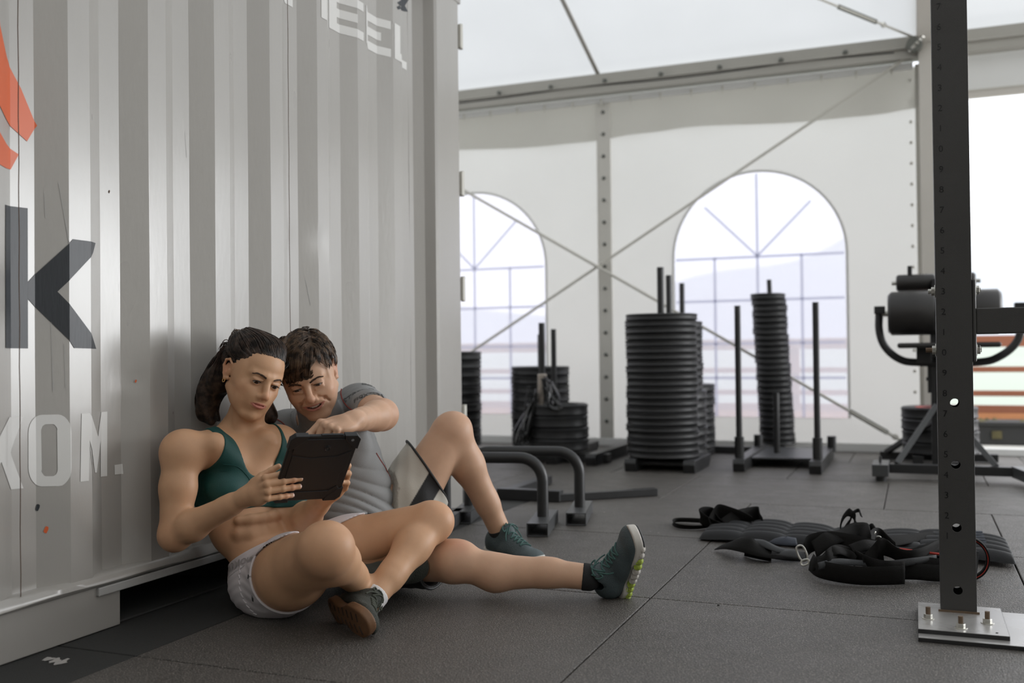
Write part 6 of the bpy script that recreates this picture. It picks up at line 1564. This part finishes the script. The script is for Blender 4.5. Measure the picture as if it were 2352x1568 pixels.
    traced('sleeve_seam', [(784, 893), (783, 905), (789, 922), (801, 936), (817, 946)], .0020, 'seam_red')
    traced('sleeve_seam', [(627, 959), (648, 970), (662, 990), (669, 1026)], .0020, 'seam_red')
    seam('side_seam', [T(.150, .04, -.02), T(.155, .02, -.08), PT(.15, .02, .12)], .0018, 'seam_red')
    seam('side_seam', [PT(-.035, .14, .115), PT(-.02, .15, .085), PT(.01, .15, .055), PT(.03, .15, .015)], .0024, 'seam_red')
    # neckband
    def neckband(P, c=None, r=1e9):
        nk = RC(nb+F_*.018+U_*.018-L_*.006, nb+F_*.03+U_*.20, .062, .10).d(P); d = core(P, sh_s, c, r)
        return smax(np.abs(d-.0055)-.0038, np.abs(nk-.004)-.0075, .002)
    sdf_object('neckband', [mesh_sdf(neckband, nb-.15, nb+.17, .003)], 'shirt_grey', shirt)
    # sleeve print: curved blocks of dark lettering
    def lay(body_, size, m, base, ax, ay, dn):
        cu = bpy.data.curves.new('t', 'FONT'); cu.body = body_; cu.size = size; cu.resolution_u = 2; cu.align_x = 'CENTER'; cu.align_y = 'CENTER'; cu.offset = .0005; cu.space_character = 1.0
        o_ = bpy.data.objects.new('t', cu); COL.objects.link(o_); bpy.context.view_layer.update(); me = bpy.data.meshes.new_from_object(o_.evaluated_get(bpy.context.evaluated_depsgraph_get())); bpy.data.objects.remove(o_)
        vv = []
        P_ = np.array([base+ax*v.co.x+ay*v.co.y+dn*.10 for v in me.vertices]) if len(me.vertices) else np.zeros((0, 3))
        for _ in range(70):
            d_ = sf(P_.astype(F32)); P_ = P_-dn[None, :]*(np.clip(d_-.0012, 0, .02)*.6)[:, None]
        ok_ = np.abs(sf(P_.astype(F32))-.0012) < .003; fc = [tuple(p.vertices) for p in me.polygons if all(ok_[i] for i in p.vertices)]
        if fc: MB().add([tuple(q) for q in P_], fc).build('sleeve_lettering', m, shirt)
        vv = []
        if vv: MB().add(vv, [tuple(p.vertices) for p in me.polygons]).build('sleeve_lettering', m, shirt)
    dn = nrm(c2w(.05, .70, -.72)); axd = nrm(c2w(.86, -.10, .35)); axd = nrm(axd-dn*(axd@dn)); ayd = np.cross(dn, axd)
    if ayd@_u < 0: ayd = -ayd
    for (txt, x_, y_, sz) in (('STRENGTH', 836, 893, .028), ('FIGHTERS', 846, 907, .022), ('SINCE 10', 856, 918, .016)):
        D_ = 2.8
        while float(sf(np.array([at_d(x_, y_, D_)], F32))[0]) > .001 and D_ < 3.4: D_ += .002
        lay(txt, sz, 'print_dark', at_d(x_, y_, D_), axd, ayd, dn)
    # sleeve hem
    # --- shorts (loose)
    dL, dR = nrm(J['Lk']-J['Lh']), nrm(J['Rk']-J['Rh']); lenL, lenR = .275, .315
    nL = nrm(c2w(.15, .1, -1)-dL*(c2w(.15, .1, -1)@dL)); mL = np.cross(dL, nL)
    if mL@_r < 0: mL = -mL
    gs = Group([RC(J['Lh'], J['Lh']+dL*.16, .122, .114, k=.03), RC(J['Lh']+dL*.15, J['Lh']+dL*.30, .115, .112, k=.03), RC(J['Rh'], J['Rh']+dR*.16, .112, .102, k=.03), RC(J['Rh']+dR*.15, J['Rh']+dR*.34, .100, .086, k=.03), EL(pel+pu*.02, (.160, .125, .11), PR, k=.04), EL(PT(0, -.04, 0), (.14, .10, .1), PR, k=.04)], k=.03)
    def msh_fn(P, c=None, r=1e9):
        d = gs.d(P, c, r); Q = (P-pel.astype(F32))@PR.astype(F32); aL = (P-J['Lh'].astype(F32))@dL.astype(F32); aR = (P-J['Rh'].astype(F32))@dR.astype(F32)
        w = .005*np.sin(aL*30+Q[:, 0]*45+np.sin(Q[:, 1]*30))+.002*np.sin(Q[:, 1]*120+aL*30)
        side = Q[:, 0]
        dl = np.linalg.norm(P-J['Lh'].astype(F32)-np.clip(aL, 0, .4)[:, None]*dL.astype(F32), axis=1); dr = np.linalg.norm(P-J['Rh'].astype(F32)-np.clip(aR, 0, .4)[:, None]*dR.astype(F32), axis=1)
        mm = (P-J['Lh'].astype(F32))@mL.astype(F32); reg = np.where(dl < dr, (aL-lenL+.45*mm)*.91, aR-lenR); reg = np.maximum(reg, np.where(np.minimum(dl-.09, dr-.09) > groups[0].d(P, c, r)-.0, Q[:, 2]-.12, -1))
        thin = core(P, [0, 3, 4], c, r)
        inner = -(d+.0045)*np.where(reg > -.05, 1, 1)
        sol = smax(d-w*.5, reg, .003)
        hollow = smax(sol, np.where(reg > -.06, -(d-w*.5+.0085), -.01), .001)
        return np.maximum(smax(hollow, -(thin+.003), .001), .0015-P[:, 2])
    black, white = np.array([.018, .018, .019]), np.array([.56, .53, .47])
    def scol(v):
        aL = (v-J['Lh'])@dL; bL = (v-J['Lh'])@mL; aR = (v-J['Rh'])@dR; Q = (v-pel)@PR
        dl = np.linalg.norm(v-J['Lh']-np.clip(aL, 0, .4)[:, None]*dL, axis=1); dr = np.linalg.norm(v-J['Rh']-np.clip(aR, 0, .4)[:, None]*dR, axis=1)
        isL = (dl < dr+.02)
        band = np.abs(bL-.045+.10*(aL-.20)*-3.0*.8-.0) ; m = ((band > .028) | (aL < .06)) & isL & (Q[:, 2] < .2)
        w_ = np.clip((np.abs(bL-.030)-.030)/.0025+.5, 0, 1); w_ = np.where(aL > .05, w_, 1.0)*isL*np.clip(aL/.004+.5, 0, 1)
        return white*w_[:, None]+black*(1-w_[:, None])
    shorts = sdf_object('shorts', [mesh_sdf(msh_fn, np.minimum.reduce([pel-.2, J['Lh']-.15, J['Rh']-.15]), np.maximum.reduce([pel+.2, J['Lh']+dL*.34+.14, J['Rh']+dR*.36+.14]), .0031)], 'cloth_vc', who, scol)
    for (h_, d_, ln, rd, nm) in ((J['Lh'], dL, lenL, .1125, 0), (J['Rh'], dR, lenR, .088, 1)):
        u1 = nrm(np.cross(d_, [0, 0, 1])); u2 = np.cross(d_, u1); ring = []
        for a in np.linspace(0, 2*PI, 48, endpoint=False):
            q = h_+d_*(ln-.001)+(u1*math.cos(a)+u2*math.sin(a))*rd; q = project(lambda P: gs.d(P), q, .0, 4); q = q+d_*((ln-.001)-(q-h_)@d_-(.45*((q-h_)@mL) if nm == 0 else 0)); q[2] = max(q[2], .006); ring.append(q)
        MB().tube(ring, .0042, 8, closed=True).build('hem_piping', 'piping', shorts, smooth=True)
    # --- hair
    hl = lambda p: hd.toworld(p)
    def cap_fn(P, c=None, r=1e9):
        Q = hd.tolocal(P); a = Q-np.array([0, -.014, .036], F32); ph = np.arctan2(a[:, 0], a[:, 1]+.02)
        k0 = np.sqrt(((a/np.array([.083, .102, .094], F32))**2).sum(1)); d = (k0-1)*.088-.004*np.sin(ph*9+Q[:, 2]*60)-.003*np.sin(Q[:, 0]*150+Q[:, 1]*90)
        x, y, z = np.abs(Q[:, 0]), Q[:, 1], Q[:, 2]
        front = np.maximum(y-.062+z*0, -(z-.052+.010*np.sin(Q[:, 0]*120)))
        reg = np.where(y > .030, np.maximum((.056-z)-.012*np.sin(Q[:, 0]*80), -1), np.where(y > -.025, (.004+np.clip(y, 0, 1)*1.3)-z-(.028*(x > .06)*(y > .0)), -.060-z))
        return smax(d, reg*.75, .008)*hd.sc
    hair = sdf_object('hair', [mesh_sdf(cap_fn, hd.o-.15, hd.o+.15, .0026)], 'hair_brown', who)
    rr = random.Random(21)
    def hs(x, y, z, off=.004):
        a = np.array([x, y, z])-[0, -.014, .036]; k = np.linalg.norm(a/[.083, .102, .094]); return np.array([0, -.014, .036])+a/k*(1+off/.088)
    P_ = []
    for i in range(200):      # clumps swept from the parting across the top, with curled ends
        cl = rr.random(); a0 = rr.uniform(-.25, 1.15)*PI; el = rr.uniform(.15, 1.25)
        x, y, z = math.cos(a0)*math.cos(el), math.sin(a0)*math.cos(el), math.sin(el)
        if y > .55 and z < .35: continue
        st = np.array([x*.08, -.014+y*.1, .036+z*.09]); sw = np.array([-.030+rr.uniform(-.012, .012), .030*(1 if y > -.3 else -.6), -.012]) if y > -.2 else np.array([rr.uniform(-.015, .015), -.010, -.035])
        if x > .5 and y < .6: sw = np.array([.004, .010, -.040])
        if x < -.5: sw = np.array([-.006, .012, -.042])
        ln = rr.uniform(.7, 1.35); base = []
        for k in range(5):
            t = k/4; q = st+sw*t*ln; base.append((q, .003+.009*math.sin(PI*t*.8)+.002*rr.random()))
        curl = rr.uniform(-1, 1)
        for m in range(13):
            dd = np.array([rr.uniform(-1, 1) for _ in range(3)])*.0042; pts = []
            for k, (q, of) in enumerate(base):
                t = k/4; w_ = .006*math.sin(t*6+curl*3); p = hs(*(q+dd+np.array([w_, 0, w_*.6])), of+dd[0]*.3); pts.append(hl(p))
            P_.append(pts)
    for i in range(34):       # fringe locks falling on the forehead
        t = rr.uniform(-1, .55); x = t*.060; low = .040-.030*max(0, -t-.1)+.008*math.sin(i*2.1); c0 = hs(x+.018, .05, .10, .010); c1 = hs(x+.006, .078, .072, .014)
        for m in range(12):
            dd = np.array([rr.uniform(-1, 1) for _ in range(3)])*.0040; cs = rr.uniform(.6, 1.2)
            e1 = hs(x-.004, .085, low+.016, .008); e2 = hs(x-.012*cs, .088, low, .005); e3 = hs(x-.004, .090, low-.005, .006); e4 = hs(x+.004, .088, low+.001, .008)
            P_.append([hl(np.array(q)+dd*f) for q, f in ((c0, 1), (c1, 1), (e1, 1), (e2, .7), (e3, .6), (e4, .5))])
    strands('hair_strands', 'hair_brown', hair, P_, .00085, 3, seg=3)
    cz = []
    for k in range(4):
        x = .004+k*.001; c_ = [(.012, .080, .066), (.004, .094, .050), (-.002, .0985, .036), (.006, .100, .028), (.016, .099, .031), (.021, .097, .042)]
        cz.append([hl(np.array(q)+[x*.4, .001*k, .001*k]) for q in c_])
    strands('forehead_curl', 'hair_brown', hair, cz, .0009, 4, seg=5)
    # --- shoes, socks
    dl = nrm(J['La']-J['Lk']); fy = nrm(at_d(1245, 1262, 3.36)-at_d(1140, 1258, 3.52)); fy[2] = -.03
    shoe('shoe', (J['La'][0]+.004, J['La'][1], .092), frame(fy, (-.04, 0, 1)), 1.06, 'shoe_teal', who, 'run')
    dr = nrm(J['Ra']-J['Rk']); fy = nrm(c2w(.14, .84, -.50)); upv2 = c2w(-.92, .0, -.30)
    shoe('shoe', J['Ra']+dr*.037-V(0, 0, .002), frame(fy, upv2), 1.04, 'shoe_teal', who, 'run')
    for (an_, kn_, o_, gi) in ((J['Ra'], J['Rk'], -.008, 5), (J['La'], J['Lk'], -.006, 6)):
        d = nrm(kn_-an_); sel = [gi]
        f_ = lambda P, c=None, r=1e9: smax(core(P, sel, c, r)-.0025, np.abs((P-(an_+d*o_).astype(F32))@d.astype(F32))-.026, .003)
        sdf_object('sock', [mesh_sdf(f_, an_-.07, an_+.07, .003)], 'sock_black', who)
    return who, J, full
M['shirt_grey'] = mat('grey_jersey', (.235, .235, .235), .75, bump=.4, bscale=520)
man_, MJ, mfull = build_man(); print('man', time.time()-T0)
